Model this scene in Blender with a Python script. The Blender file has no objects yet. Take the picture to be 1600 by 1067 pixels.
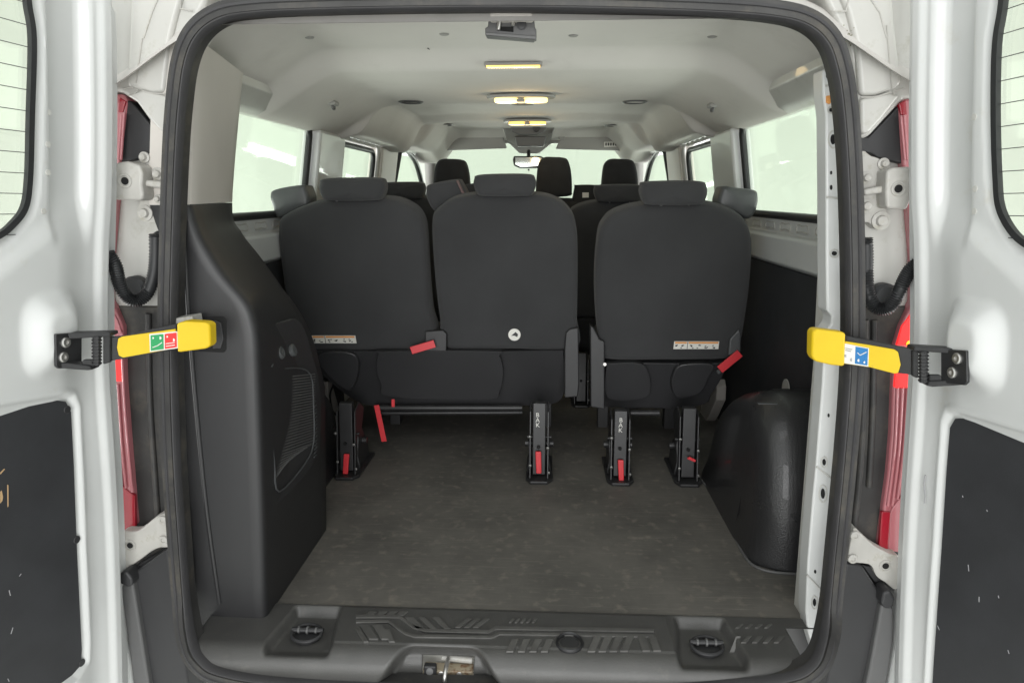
import bpy, bmesh, math, random
import numpy as np
from mathutils import Vector, Matrix
random.seed(7)
SC = bpy.context.scene
R = math.radians
# ------------------------------------------------------------------ camera
CAMP = Vector((0.09, -1.45, 1.55)); PITCH = R(12.2); YAW = R(2.8); FPX = 1067.0
cd = bpy.data.cameras.new('camera'); cam = bpy.data.objects.new('camera', cd); SC.collection.objects.link(cam)
cam.location = CAMP; cam.rotation_euler = (R(90) - PITCH, 0, YAW)
cd.sensor_width = 36; cd.lens = 24.0; cd.clip_start = 0.02; cd.clip_end = 200
SC.camera = cam
# ------------------------------------------------------------------ world and light (white photo hall, soft daylight-like light)
wd = bpy.data.worlds.new('World'); SC.world = wd; wd.use_nodes = True
bg = wd.node_tree.nodes['Background']; bg.inputs[0].default_value = (0.97, 1.0, 0.985, 1); bg.inputs[1].default_value = 1.15
def area(name, loc, rot, sx, sy, power, col=(1, 1, 1)):
    l = bpy.data.lights.new(name, 'AREA'); l.shape = 'RECTANGLE'; l.size = sx; l.size_y = sy; l.energy = power; l.color = col
    o = bpy.data.objects.new(name, l); SC.collection.objects.link(o); o.location = loc; o.rotation_euler = rot
    return o
area('fill_light_left', (-3.2, 1.4, 0.75), (R(105), 0, R(-90)), 4.6, 1.0, 170)  # added unseen fill, aimed up through the left windows onto the roof lining
area('fill_light_right', (3.2, 1.4, 0.75), (R(105), 0, R(90)), 4.6, 1.0, 170)  # matching added fill on the right, kept below the window sight line
area('fill_light_front', (0.0, 6.6, 0.8), (R(-105), 0, 0), 3.6, 1.1, 170)  # added low fill ahead of the nose, lifts the ceiling through the windscreen
area('fill_light_rear', (0.0, -6.0, 1.5), (R(92), 0, 0), 4.5, 2.6, 225)  # added fill behind the camera, brightens seat backs and interior
area('hall_light_top', (0.0, -2.6, 3.6), (R(25), 0, 0), 3.0, 0.8, 18)
SC.view_settings.view_transform = 'Standard'; SC.view_settings.look = 'None'
SC.view_settings.exposure = 0.0; SC.view_settings.gamma = 1.0; SC.view_settings.use_curve_mapping = False
SC.render.engine = 'CYCLES'
SC.cycles.max_bounces = 10; SC.cycles.diffuse_bounces = 6; SC.cycles.transparent_max_bounces = 16

# ------------------------------------------------------------------ measuring helpers: where a sight line meets a real plane
def ray(u, v):
    x = (u - 800) / FPX; z = (533.5 - v) / FPX; y = 1.0
    y, z = y * math.cos(PITCH) + z * math.sin(PITCH), -y * math.sin(PITCH) + z * math.cos(PITCH)
    x, y = x * math.cos(YAW) - y * math.sin(YAW), x * math.sin(YAW) + y * math.cos(YAW)
    return Vector((x, y, z))
def plane(u, v, p, n):
    d = ray(u, v); p = Vector(p); n = Vector(n)
    return CAMP + d * ((p - CAMP).dot(n) / d.dot(n))
def Y(u, v, y): return plane(u, v, (0, y, 0), (0, 1, 0))
def X(u, v, x): return plane(u, v, (x, 0, 0), (1, 0, 0))
def Z(u, v, z): return plane(u, v, (0, 0, z), (0, 0, 1))
def YT(u, v, y0, k=-0.17, z0=0.97): return plane(u, v, (0, y0, z0), (0, 1, -k))

# ------------------------------------------------------------------ materials
def mat(name, col, rough=0.5, metal=0.0, var=0.0, vscale=4.0, bump=0.0, bscale=200.0, coat=0.0, spec=0.5, emit=None, estr=0.0,
        dirt=None, dscale=6.0, dlo=0.55, dhi=0.75, rvar=0.0, bdist=0.001, voro=False, sheen=0.0):
    m = bpy.data.materials.new(name); m.use_nodes = True
    nt = m.node_tree; N = nt.nodes; L = nt.links; b = N['Principled BSDF']
    b.inputs['Base Color'].default_value = (*col, 1); b.inputs['Roughness'].default_value = rough
    b.inputs['Metallic'].default_value = metal; b.inputs['Coat Weight'].default_value = coat
    b.inputs['Specular IOR Level'].default_value = spec
    if sheen: b.inputs['Sheen Weight'].default_value = sheen; b.inputs['Sheen Roughness'].default_value = 0.6
    tc = N.new('ShaderNodeTexCoord')
    if emit:
        b.inputs['Emission Color'].default_value = (*emit, 1); b.inputs['Emission Strength'].default_value = estr
    src = None
    if var > 0:
        n = N.new('ShaderNodeTexNoise'); n.inputs['Scale'].default_value = vscale; n.inputs['Detail'].default_value = 6
        L.new(tc.outputs['Object'], n.inputs['Vector'])
        r = N.new('ShaderNodeValToRGB'); r.color_ramp.elements[0].position = 0.3; r.color_ramp.elements[1].position = 0.7
        r.color_ramp.elements[0].color = (*[max(0, c * (1 - var)) for c in col], 1)
        r.color_ramp.elements[1].color = (*[min(1, c * (1 + var)) for c in col], 1)
        L.new(n.outputs['Fac'], r.inputs['Fac']); src = r.outputs['Color']
        L.new(src, b.inputs['Base Color'])
    if dirt:
        n = N.new('ShaderNodeTexNoise'); n.inputs['Scale'].default_value = dscale; n.inputs['Detail'].default_value = 10; n.inputs['Roughness'].default_value = 0.7
        L.new(tc.outputs['Object'], n.inputs['Vector'])
        r = N.new('ShaderNodeValToRGB'); r.color_ramp.elements[0].position = dlo; r.color_ramp.elements[1].position = dhi
        L.new(n.outputs['Fac'], r.inputs['Fac'])
        mx = N.new('ShaderNodeMixRGB'); L.new(r.outputs['Color'], mx.inputs['Fac'])
        if src: L.new(src, mx.inputs['Color1'])
        else: mx.inputs['Color1'].default_value = (*col, 1)
        mx.inputs['Color2'].default_value = (*dirt, 1); L.new(mx.outputs['Color'], b.inputs['Base Color'])
    if rvar > 0:
        n = N.new('ShaderNodeTexNoise'); n.inputs['Scale'].default_value = 7; n.inputs['Detail'].default_value = 8
        L.new(tc.outputs['Object'], n.inputs['Vector'])
        mr = N.new('ShaderNodeMapRange'); mr.inputs[3].default_value = max(0.03, rough - rvar); mr.inputs[4].default_value = min(1, rough + rvar)
        L.new(n.outputs['Fac'], mr.inputs[0]); L.new(mr.outputs[0], b.inputs['Roughness'])
    if bump > 0:
        if voro:
            n = N.new('ShaderNodeTexVoronoi'); n.inputs['Scale'].default_value = bscale; o = n.outputs['Distance']
        else:
            n = N.new('ShaderNodeTexNoise'); n.inputs['Scale'].default_value = bscale; n.inputs['Detail'].default_value = 3; o = n.outputs['Fac']
        L.new(tc.outputs['Object'], n.inputs['Vector'])
        bp = N.new('ShaderNodeBump'); bp.inputs['Strength'].default_value = bump; bp.inputs['Distance'].default_value = bdist
        L.new(o, bp.inputs['Height']); L.new(bp.outputs['Normal'], b.inputs['Normal'])
    return m
M = {}
M['paint'] = mat('white_paint', (0.60, 0.61, 0.60), 0.32, coat=0.35, var=0.03, vscale=5, dirt=(0.52, 0.50, 0.43), dscale=9, dlo=0.60, dhi=0.85, rvar=0.1)
M['paint_in'] = mat('white_paint_dirty', (0.50, 0.495, 0.465), 0.42, coat=0.15, var=0.05, vscale=8, dirt=(0.33, 0.32, 0.25), dscale=14, dlo=0.57, dhi=0.78, rvar=0.1)
M['cast'] = mat('painted_cast_metal', (0.44, 0.43, 0.40), 0.45, var=0.08, vscale=25, dirt=(0.30, 0.28, 0.21), dscale=35, dlo=0.55, dhi=0.75, bump=0.2, bscale=300)
M['black'] = mat('black_plastic', (0.026, 0.026, 0.0275), 0.5, var=0.12, vscale=6, bump=0.25, bscale=900, bdist=0.0005, rvar=0.06)
M['shield'] = mat('satin_black_shield', (0.034, 0.034, 0.036), 0.36, var=0.08, vscale=6, bump=0.25, bscale=900, bdist=0.0005)
M['trim'] = mat('charcoal_trim_plastic', (0.0195, 0.0195, 0.0205), 0.44, var=0.08, vscale=4, bump=0.3, bscale=900, bdist=0.0005, rvar=0.05)
M['arch'] = mat('grained_black_plastic', (0.022, 0.022, 0.023), 0.29, bump=0.8, bscale=300, bdist=0.0016, rvar=0.05, coat=0.25)
M['panel'] = mat('black_lining_board', (0.027, 0.028, 0.031), 0.62, var=0.15, vscale=12, dirt=(0.07, 0.07, 0.07), dscale=60, dlo=0.66, dhi=0.8, bump=0.2, bscale=400)
M['rubber'] = mat('seal_rubber', (0.040, 0.039, 0.041), 0.62, var=0.15, vscale=10, dirt=(0.075, 0.072, 0.062), dscale=22, dlo=0.58, dhi=0.85, bump=0.2, bscale=500)
M['rubber_black'] = mat('window_rubber', (0.018, 0.019, 0.02), 0.5)
M['channel'] = mat('grimy_black_channel', (0.034, 0.033, 0.032), 0.55, var=0.4, vscale=9, dirt=(0.10, 0.088, 0.068), dscale=10, dlo=0.5, dhi=0.8, bump=0.4, bscale=80)
M['fabric'] = mat('charcoal_seat_fabric', (0.043, 0.0435, 0.045), 0.95, var=0.12, vscale=5, bump=0.7, bscale=1200, bdist=0.0008, dirt=(0.085, 0.085, 0.085), dscale=120, dlo=0.66, dhi=0.8, spec=0.15, sheen=0.12)
M['fabric_dk'] = mat('black_seat_fabric', (0.034, 0.034, 0.036), 0.95, var=0.1, vscale=20, bump=0.7, bscale=1200, bdist=0.0008, spec=0.15, sheen=0.1)
M['vinyl'] = mat('grey_vinyl', (0.062, 0.065, 0.067), 0.42, var=0.1, vscale=12, bump=0.3, bscale=600, bdist=0.0006)
M['liner'] = mat('grey_roof_lining', (0.60, 0.58, 0.55), 0.95, var=0.035, vscale=3, bump=0.5, bscale=700, bdist=0.001, dirt=(0.52, 0.50, 0.47), dscale=5, dlo=0.55, dhi=0.85, spec=0.1)
M['beige'] = mat('warm_grey_plastic', (0.56, 0.53, 0.49), 0.6, var=0.04, vscale=4, bump=0.2, bscale=800)
M['grey_pl'] = mat('mid_grey_plastic', (0.28, 0.275, 0.26), 0.55, var=0.05)
M['dgrey'] = mat('dark_grey_plastic', (0.10, 0.10, 0.10), 0.5, var=0.08)
M['steel'] = mat('bare_steel', (0.55, 0.54, 0.52), 0.35, metal=0.9, var=0.1, vscale=30)
M['dsteel'] = mat('dull_steel', (0.20, 0.20, 0.19), 0.45, metal=0.6)
M['legs'] = mat('black_powder_coat', (0.024, 0.024, 0.025), 0.42, var=0.15, vscale=30)
M['red'] = mat('red_plastic', (0.62, 0.035, 0.045), 0.42, var=0.06)
M['yellow'] = mat('yellow_rubber', (0.68, 0.47, 0.012), 0.45, var=0.04, vscale=14, bump=0.25, bscale=400, dirt=(0.45, 0.34, 0.06), dscale=26, dlo=0.62, dhi=0.8)
M['white_lab'] = mat('white_label', (0.72, 0.71, 0.66), 0.5)
M['orange'] = mat('orange_label', (0.75, 0.33, 0.09), 0.5)
M['green'] = mat('green_label', (0.02, 0.30, 0.10), 0.4)
M['redlab'] = mat('red_label', (0.70, 0.03, 0.03), 0.4)
M['blue'] = mat('blue_label', (0.02, 0.17, 0.42), 0.4)
M['ink'] = mat('dark_ink', (0.03, 0.03, 0.03), 0.6)
M['brown'] = mat('brown_plastic', (0.10, 0.055, 0.05), 0.5)
M['hole'] = mat('dark_hole', (0.006, 0.006, 0.006), 0.9)
M['mould'] = mat('green_black_grime', (0.10, 0.10, 0.06), 0.9, dirt=(0.4, 0.4, 0.33), dscale=60, dlo=0.4, dhi=0.6)
M['chip'] = mat('chipped_wood', (0.50, 0.34, 0.18), 0.8)
M['scuff'] = mat('pale_scuff', (0.33, 0.33, 0.34), 0.8)
M['rust'] = mat('worn_bracket', (0.42, 0.36, 0.26), 0.6, dirt=(0.20, 0.10, 0.05), dscale=60, dlo=0.5, dhi=0.65)
M['wall'] = mat('white_hall_wall', (0.60, 0.63, 0.575), 0.9, var=0.03, vscale=0.6)
M['concrete'] = mat('pale_hall_floor', (0.74, 0.74, 0.72), 0.5, var=0.04, vscale=1.5)
M['lens_red'] = mat('red_lamp_lens', (0.34, 0.010, 0.024), 0.12, coat=0.8)
M['lens_pink'] = mat('clear_red_lamp_lens', (0.50, 0.17, 0.19), 0.15, coat=0.8)
M['lens_lit'] = mat('lit_red_lamp_lens', (0.8, 0.03, 0.03), 0.2, emit=(1, 0.03, 0.03), estr=0.9)
M['bulb'] = mat('lit_amber_bulb', (1, 0.4, 0.05), 0.2, emit=(1, 0.35, 0.02), estr=3.0)
M['lampw'] = mat('lit_warm_lamp', (1, 0.85, 0.5), 0.3, emit=(1.0, 0.72, 0.24), estr=1.9)
M['lampy'] = mat('lit_yellow_lamp', (1, 0.75, 0.2), 0.3, emit=(1.0, 0.60, 0.13), estr=1.6)
M['mirror'] = mat('mirror_glass', (0.75, 0.78, 0.75), 0.05, metal=1.0)

def glass(name, tint, gl=0.08):
    m = bpy.data.materials.new(name); m.use_nodes = True; nt = m.node_tree; nt.nodes.clear()
    o = nt.nodes.new('ShaderNodeOutputMaterial'); mx = nt.nodes.new('ShaderNodeMixShader')
    t = nt.nodes.new('ShaderNodeBsdfTransparent'); t.inputs[0].default_value = (*tint, 1)
    g = nt.nodes.new('ShaderNodeBsdfGlossy'); g.inputs[1].default_value = 0.04; g.inputs[0].default_value = (0.9, 0.95, 0.9, 1)
    mx.inputs[0].default_value = gl
    nt.links.new(t.outputs[0], mx.inputs[1]); nt.links.new(g.outputs[0], mx.inputs[2]); nt.links.new(mx.outputs[0], o.inputs[0])
    return m
M['glass'] = glass('tinted_window_glass', (0.935, 0.972, 0.925))
M['glass_door'] = glass('rear_door_glass', (0.985, 1.0, 0.965), 0.12)

def floor_mat():
    m = mat('worn_floor_mat', (0.075, 0.066, 0.056), 0.62, bump=0.25, bscale=500)
    nt = m.node_tree; N = nt.nodes; L = nt.links; b = N['Principled BSDF']; tc = N.new('ShaderNodeTexCoord')
    n1 = N.new('ShaderNodeTexNoise'); n1.inputs['Scale'].default_value = 3.2; n1.inputs['Detail'].default_value = 10; n1.inputs['Roughness'].default_value = 0.68
    L.new(tc.outputs['Object'], n1.inputs['Vector'])
    r1 = N.new('ShaderNodeValToRGB'); e = r1.color_ramp.elements
    e[0].position = 0.32; e[0].color = (0.083, 0.079, 0.072, 1); e[1].position = 0.68; e[1].color = (0.152, 0.143, 0.127, 1)
    L.new(n1.outputs['Fac'], r1.inputs['Fac'])
    # fine drag scratches in several directions
    col = r1.outputs['Color']
    for i, (rot, sx, sy) in enumerate([(0.55, 7, 150), (1.2, 5, 140), (-0.7, 6, 160), (1.75, 5, 130)]):
        mp = N.new('ShaderNodeMapping'); mp.inputs['Rotation'].default_value = (0, 0, rot); mp.inputs['Scale'].default_value = (sx, sy, 1)
        L.new(tc.outputs['Object'], mp.inputs['Vector'])
        n = N.new('ShaderNodeTexNoise'); n.inputs['Scale'].default_value = 1.0; n.inputs['Detail'].default_value = 3; n.inputs['Distortion'].default_value = 1.4
        L.new(mp.outputs[0], n.inputs['Vector'])
        r = N.new('ShaderNodeValToRGB'); r.color_ramp.elements[0].position = 0.62; r.color_ramp.elements[1].position = 0.76
        r.color_ramp.elements[1].color = (0.38, 0.38, 0.38, 1)
        L.new(n.outputs['Fac'], r.inputs['Fac'])
        mx = N.new('ShaderNodeMixRGB'); mx.inputs['Color2'].default_value = (0.24, 0.225, 0.195, 1)
        L.new(r.outputs['Color'], mx.inputs['Fac']); L.new(col, mx.inputs['Color1']); col = mx.outputs['Color']
    n3 = N.new('ShaderNodeTexNoise'); n3.inputs['Scale'].default_value = 34; n3.inputs['Detail'].default_value = 8
    L.new(tc.outputs['Object'], n3.inputs['Vector'])
    r3 = N.new('ShaderNodeValToRGB'); r3.color_ramp.elements[0].position = 0.56; r3.color_ramp.elements[1].position = 0.80
    L.new(n3.outputs['Fac'], r3.inputs['Fac'])
    mx = N.new('ShaderNodeMixRGB'); mx.inputs['Color2'].default_value = (0.21, 0.19, 0.16, 1)
    L.new(r3.outputs['Color'], mx.inputs['Fac']); L.new(col, mx.inputs['Color1']); L.new(mx.outputs['Color'], b.inputs['Base Color'])
    return m
M['mat'] = floor_mat()
M['sill'] = mat('scuffed_sill_plastic', (0.068, 0.067, 0.064), 0.38, var=0.12, vscale=9, bump=0.5, bscale=420, bdist=0.0012, dirt=(0.10, 0.095, 0.085), dscale=30, dlo=0.58, dhi=0.8, rvar=0.08)
M['tread'] = mat('rubbed_tread_plastic', (0.10, 0.098, 0.093), 0.36, var=0.2, vscale=20, bump=0.3, bscale=300)

# ------------------------------------------------------------------ object helpers
WLOC = {}
def link(o, parent=None, w=Vector((0, 0, 0))):
    SC.collection.objects.link(o)
    if parent is not None:
        o.parent = parent; o.location = w - WLOC[parent.name]
    else: o.location = w
    WLOC[o.name] = w.copy()
    return o
def tag(o, label=None, cat=None, group=None, kind=None):
    if label: o['label'] = label
    if cat: o['category'] = cat
    if group: o['group'] = group
    if kind: o['kind'] = kind
    return o
def thing(name, loc, label, cat, group=None):
    o = bpy.data.objects.new(name, None); o.empty_display_size = 0.2
    link(o, None, Vector(loc)); return tag(o, label, cat, group)
def from_bm(name, bm, m, parent=None, smooth=True, sharp=32, bevel=0, seg=3, solid=0, label=None):
    bmesh.ops.remove_doubles(bm, verts=bm.verts, dist=1e-6)
    bmesh.ops.recalc_face_normals(bm, faces=bm.faces)
    for f in bm.faces: f.smooth = smooth
    if smooth and not bevel:
        for e in bm.edges:
            if len(e.link_faces) == 2 and e.calc_face_angle(0) > R(sharp): e.smooth = False
    c = sum((v.co for v in bm.verts), Vector()) / max(1, len(bm.verts))
    for v in bm.verts: v.co -= c
    me = bpy.data.meshes.new(name); bm.to_mesh(me); bm.free(); me.materials.append(m)
    o = bpy.data.objects.new(name, me); link(o, parent, c)
    if solid:
        s = o.modifiers.new('s', 'SOLIDIFY'); s.thickness = abs(solid); s.offset = -1 if solid > 0 else 1
    if bevel:
        b = o.modifiers.new('b', 'BEVEL'); b.width = bevel; b.segments = seg; b.limit_method = 'ANGLE'; b.angle_limit = R(28); b.harden_normals = True
    if label: o['label'] = label
    return o
def add_prism(bm, pts, off):
    off = Vector(off); a = [bm.verts.new(Vector(p)) for p in pts]; b = [bm.verts.new(Vector(p) + off) for p in pts]
    n = len(pts); bm.faces.new(a); bm.faces.new(b[::-1])
    for i in range(n): bm.faces.new((a[i], b[i], b[(i + 1) % n], a[(i + 1) % n]))
def prism(name, pts, off, m, parent=None, bevel=0.003, seg=3, **k):
    bm = bmesh.new(); add_prism(bm, pts, off); return from_bm(name, bm, m, parent, bevel=bevel, seg=seg, **k)
def px(name, pl, y, dy, m, parent=None, bevel=0.003, seg=3, smoothn=0, **k):
    pts = [Y(u, v, y) for u, v in pl]
    if smoothn: pts = crom(pts, smoothn, True)
    return prism(name, pts, (0, dy, 0), m, parent, bevel, seg, **k)
def add_box(bm, c, s, rot=None):
    c = Vector(c); M3 = rot.to_matrix() if rot is not None and hasattr(rot, 'to_matrix') else (rot or Matrix.Identity(3))
    vs = []
    for i in (-1, 1):
        for j in (-1, 1):
            for k in (-1, 1): vs.append(bm.verts.new(c + M3 @ Vector((i * s[0] / 2, j * s[1] / 2, k * s[2] / 2))))
    for q in ((0, 1, 3, 2), (4, 6, 7, 5), (0, 4, 5, 1), (2, 3, 7, 6), (0, 2, 6, 4), (1, 5, 7, 3)): bm.faces.new([vs[i] for i in q])
def box(name, c, s, m, parent=None, bevel=0.003, rot=None, seg=3, **k):
    bm = bmesh.new(); add_box(bm, c, s, rot); return from_bm(name, bm, m, parent, bevel=bevel, seg=seg, **k)
def crom(pts, n, closed=False):
    P = [Vector(p) for p in pts]; out = []; N = len(P)
    segs = N if closed else N - 1
    for i in range(segs):
        p0 = P[(i - 1) % N] if closed or i > 0 else P[0]; p1 = P[i]; p2 = P[(i + 1) % N]
        p3 = P[(i + 2) % N] if closed or i + 2 < N else P[-1]
        for j in range(n):
            t = j / n
            out.append(0.5 * ((2 * p1) + (p2 - p0) * t + (2 * p0 - 5 * p1 + 4 * p2 - p3) * t * t + (3 * p1 - p0 - 3 * p2 + p3) * t ** 3))
    if not closed: out.append(P[-1])
    return out
def add_tube(bm, pts, r, n=10, closed=False, cap=True, prof=None, up=None):
    P = [Vector(p) for p in pts]; N = len(P); rings = []; side = None
    for i in range(N):
        a = P[(i - 1) % N] if closed or i > 0 else P[i]; b = P[(i + 1) % N] if closed or i < N - 1 else P[i]
        t = (b - a).normalized()
        if up is not None: side = t.cross(Vector(up)).normalized()
        elif side is None:
            ref = Vector((0, 0, 1)) if abs(t.z) < 0.9 else Vector((0, 1, 0)); side = t.cross(ref).normalized()
        else: side = (side - t * side.dot(t)).normalized()
        w = t.cross(side)
        rr = r[i] if isinstance(r, (list, tuple)) else r
        if prof: rings.append([bm.verts.new(P[i] + side * q[0] + w * q[1]) for q in prof])
        else: rings.append([bm.verts.new(P[i] + (side * math.cos(2 * math.pi * k / n) + w * math.sin(2 * math.pi * k / n)) * rr) for k in range(n)])
    m_ = len(rings[0])
    for i in range(N if closed else N - 1):
        A = rings[i]; B = rings[(i + 1) % N]
        for k in range(m_): bm.faces.new((A[k], A[(k + 1) % m_], B[(k + 1) % m_], B[k]))
    if cap and not closed: bm.faces.new(rings[0][::-1]); bm.faces.new(rings[-1])
def tube(name, pts, r, m, parent=None, n=10, closed=False, sharp=50, prof=None, up=None, **k):
    bm = bmesh.new(); add_tube(bm, pts, r, n, closed, prof=prof, up=up); return from_bm(name, bm, m, parent, sharp=sharp, **k)
def add_lathe(bm, c, axis, prof, n=24):
    c = Vector(c); ax = Vector(axis).normalized(); ref = Vector((0, 0, 1)) if abs(ax.z) < 0.9 else Vector((1, 0, 0))
    s = ax.cross(ref).normalized(); w = ax.cross(s); rings = []
    for r, h in prof:
        rings.append([bm.verts.new(c + ax * h + (s * math.cos(2 * math.pi * k / n) + w * math.sin(2 * math.pi * k / n)) * r) for k in range(n)])
    for a, b in zip(rings, rings[1:]):
        for k in range(n): bm.faces.new((a[k], a[(k + 1) % n], b[(k + 1) % n], b[k]))
    bm.faces.new(rings[0][::-1]); bm.faces.new(rings[-1])
def lathe(name, c, axis, prof, m, parent=None, n=24, **k):
    bm = bmesh.new(); add_lathe(bm, c, axis, prof, n); return from_bm(name, bm, m, parent, **k)
def grid(name, fn, nu, nv, m, parent=None, mask=None, solid=0, sharp=40, **k):
    bm = bmesh.new(); V = [[bm.verts.new(fn(i / nu, j / nv)) for j in range(nv + 1)] for i in range(nu + 1)]
    for i in range(nu):
        for j in range(nv):
            if mask is None or mask((i + .5) / nu, (j + .5) / nv): bm.faces.new((V[i][j], V[i + 1][j], V[i + 1][j + 1], V[i][j + 1]))
    for v in [v for v in bm.verts if not v.link_faces]: bm.verts.remove(v)
    return from_bm(name, bm, m, parent, sharp=sharp, solid=solid, **k)
def text(name, body, size, o, xd, zd, m, parent, extrude=0.0003):
    cu = bpy.data.curves.new(name, 'FONT'); cu.body = body; cu.size = size; cu.extrude = extrude; cu.align_x = 'CENTER'; cu.space_line = 0.85
    t = bpy.data.objects.new(name, cu); SC.collection.objects.link(t)
    me = bpy.data.meshes.new_from_object(t.evaluated_get(bpy.context.evaluated_depsgraph_get()))
    bpy.data.objects.remove(t)
    xd = Vector(xd).normalized(); zd = Vector(zd).normalized(); nd = xd.cross(zd)
    bm = bmesh.new(); bm.from_mesh(me); bpy.data.meshes.remove(me)
    for v in bm.verts: v.co = Vector(o) + xd * v.co.x + zd * v.co.y + nd * v.co.z
    return from_bm(name, bm, m, parent, smooth=False)
def sm(a, b, x):
    t = min(1, max(0, (x - a) / (b - a))); return t * t * (3 - 2 * t)
def interp(z, tab):
    if z <= tab[0][0]: return tab[0][1]
    for (a, x), (b, y) in zip(tab, tab[1:]):
        if z <= b: return x + (y - x) * (z - a) / (b - a)
    return tab[-1][1]
def smtab(tab, n=8):
    return [(p.x, p.y) for p in crom([Vector((a, b, 0)) for a, b in tab], n)]
def pillow(name, outline, nrm, thick, rnd, m, parent, dome=0.006, seg=5, cap_front=True):
    """closed padded body: outline on the rear plane, rounded edges, gently domed faces; nrm points forward (away from the viewer)"""
    nrm = Vector(nrm).normalized(); c = sum(outline, Vector()) / len(outline); bm = bmesh.new(); rings = []
    prof = []
    for i in range(seg + 1):
        a = math.pi / 2 * i / seg; prof.append((rnd * (1 - math.sin(a)), rnd * (1 - math.cos(a))))
    prof2 = [(p[0], thick - p[1]) for p in prof[::-1]]
    R0 = prof[0][0]
    def ring(ins, d): return [bm.verts.new(p + (c - p).normalized() * ins + nrm * d) for p in outline]
    def ring_s(s, d): return [bm.verts.new(c + (p + (c - p).normalized() * R0 - c) * s + nrm * d) for p in outline]
    for s in (0.3, 0.6, 0.85): rings.append(ring_s(s, -dome * (1 - s ** 3)))
    for ins, d in prof + prof2: rings.append(ring(ins, d))
    for s in (0.85, 0.6, 0.3): rings.append(ring_s(s, thick + dome * (1 - s ** 3)))
    n = len(outline)
    for a, b in zip(rings, rings[1:]):
        for k in range(n): bm.faces.new((a[k], a[(k + 1) % n], b[(k + 1) % n], b[k]))
    v0 = bm.verts.new(c - nrm * dome); v1 = bm.verts.new(c + nrm * (thick + dome))
    for k in range(n): bm.faces.new((v0, rings[0][(k + 1) % n], rings[0][k])); bm.faces.new((v1, rings[-1][k], rings[-1][(k + 1) % n]))
    return from_bm(name, bm, m, parent, sharp=60)
FL = 0.58            # cargo floor height

# ================================================================== setting
bm = bmesh.new()
for q in ((-14, -12), (14, -12), (14, 14), (-14, 14)): bm.verts.new((q[0], q[1], 0))
bm.faces.new(bm.verts[:]); tag(from_bm('floor', bm, M['concrete'], smooth=False), 'pale hall floor under the van', kind='structure')
# white hall wall curving round the van's sides and nose
def wallfn(s, t):
    path = [(-3.4, -1.5), (-3.4, 5.2), (-3.1, 6.2), (-2.2, 6.9), (2.2, 6.9), (3.1, 6.2), (3.4, 5.2), (3.4, -1.5)]
    f = s * (len(path) - 1); i = min(int(f), len(path) - 2); g = f - i
    return Vector((path[i][0] * (1 - g) + path[i + 1][0] * g, path[i][1] * (1 - g) + path[i + 1][1] * g, 0.002 + t * 3.4))
tag(grid('wall', wallfn, 28, 6, M['wall'], solid=0.1), 'white curved hall wall behind the van', kind='structure')

# ================================================================== van shell
van = thing('van', (0, 1.7, 0), 'white passenger van seen through its open rear doors, grey roof lining, black interior panels', 'van')
def W(y, z):   # half width of the inner wall
    w = interp(z, [(0.5, .87), (1.30, .865), (1.45, .855), (1.80, .80), (2.0, .74)])
    return w * (1 - 0.10 * sm(2.4, 3.7, y))
def slab(name, prof, y0, y1, side, m, ny=6, **k):
    """extrude a closed (inset, z) profile along the side wall; inset is measured inwards from the wall"""
    bm = bmesh.new(); rings = []
    for j in range(ny + 1):
        y = y0 + (y1 - y0) * j / ny; rings.append([bm.verts.new((side * (W(y, z) - i), y, z)) for i, z in prof])
    n = len(prof)
    for a, b in zip(rings, rings[1:]):
        for q in range(n): bm.faces.new((a[q], a[(q + 1) % n], b[(q + 1) % n], b[q]))
    bm.faces.new(rings[0][::-1]); bm.faces.new(rings[-1])
    return from_bm(name, bm, m, van, **k)
box('underfloor', (0, 1.84, 0.50), (1.80, 3.6, 0.12), M['dgrey'], van, 0.01)
box('roof_panel', (0, 1.85, 2.075), (1.60, 3.9, 0.04), M['paint'], van, 0.015)
box('front_bulkhead', (0, 3.72, 0.95), (1.56, 0.08, 0.80), M['dgrey'], van, 0.02)
box('dashboard', (0, 3.45, 1.08), (1.50, 0.45, 0.28), M['black'], van, 0.06, seg=5)
for s in (-1, 1):
    slab('side_wall', [(-.04, .45), (-.04, 1.47), (0, 1.47), (0, 1.425), (.022, 1.420), (.030, 1.412), (.032, 1.335), (.020, 1.325), (0, 1.32), (0, .45)], 0.0, 3.7, s, M['paint'], ny=16, bevel=.004)
    slab('roof_rail', [(-.04, 1.785), (-.04, 2.07), (.06, 2.07), (.06, 1.84), (.03, 1.80), (0, 1.785)], 0.0, 3.7, s, M['paint_in'], ny=12, bevel=.004)
    slab('lower_side_panel', [(.0015, .575), (.0015, 1.318), (.012, 1.318), (.012, .575)], .09, 1.62, s, M['panel'], ny=2, bevel=.002)
    # stamped pockets in the metal ledge under the rear quarter window
    for k in range(5):
        bm = bmesh.new()
        y = .50 + k * .15; x = s * (W(y, 1.45) - .0005)
        add_tube(bm, crom([Vector((x, y + a, 1.448 + b)) for a, b in ((-.045, -.012), (-.04, .009), (0, .007), (.04, .009), (.045, -.012), (0, -.010))], 4, True), .0022, 6, True)
        from_bm('ledge_pressing', bm, M['cast'], van, sharp=60)
    # pillars: rear, centre, door
    slab('window_pillar', [(-.04, 1.465), (-.04, 1.79), (.034, 1.79), (.038, 1.465)], 1.225, 1.56, s, M['paint'], ny=4, bevel=.014, seg=4)
    slab('window_pillar', [(-.04, 1.465), (-.04, 1.79), (.034, 1.79), (.038, 1.465)], 2.24, 2.60, s, M['beige'], ny=4, bevel=.014, seg=4)
    slab('window_pillar', [(-.04, 1.465), (-.04, 1.79), (.0, 1.79), (.0, 1.465)], .0, .30, s, M['paint_in'], ny=2, bevel=.005)
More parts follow.
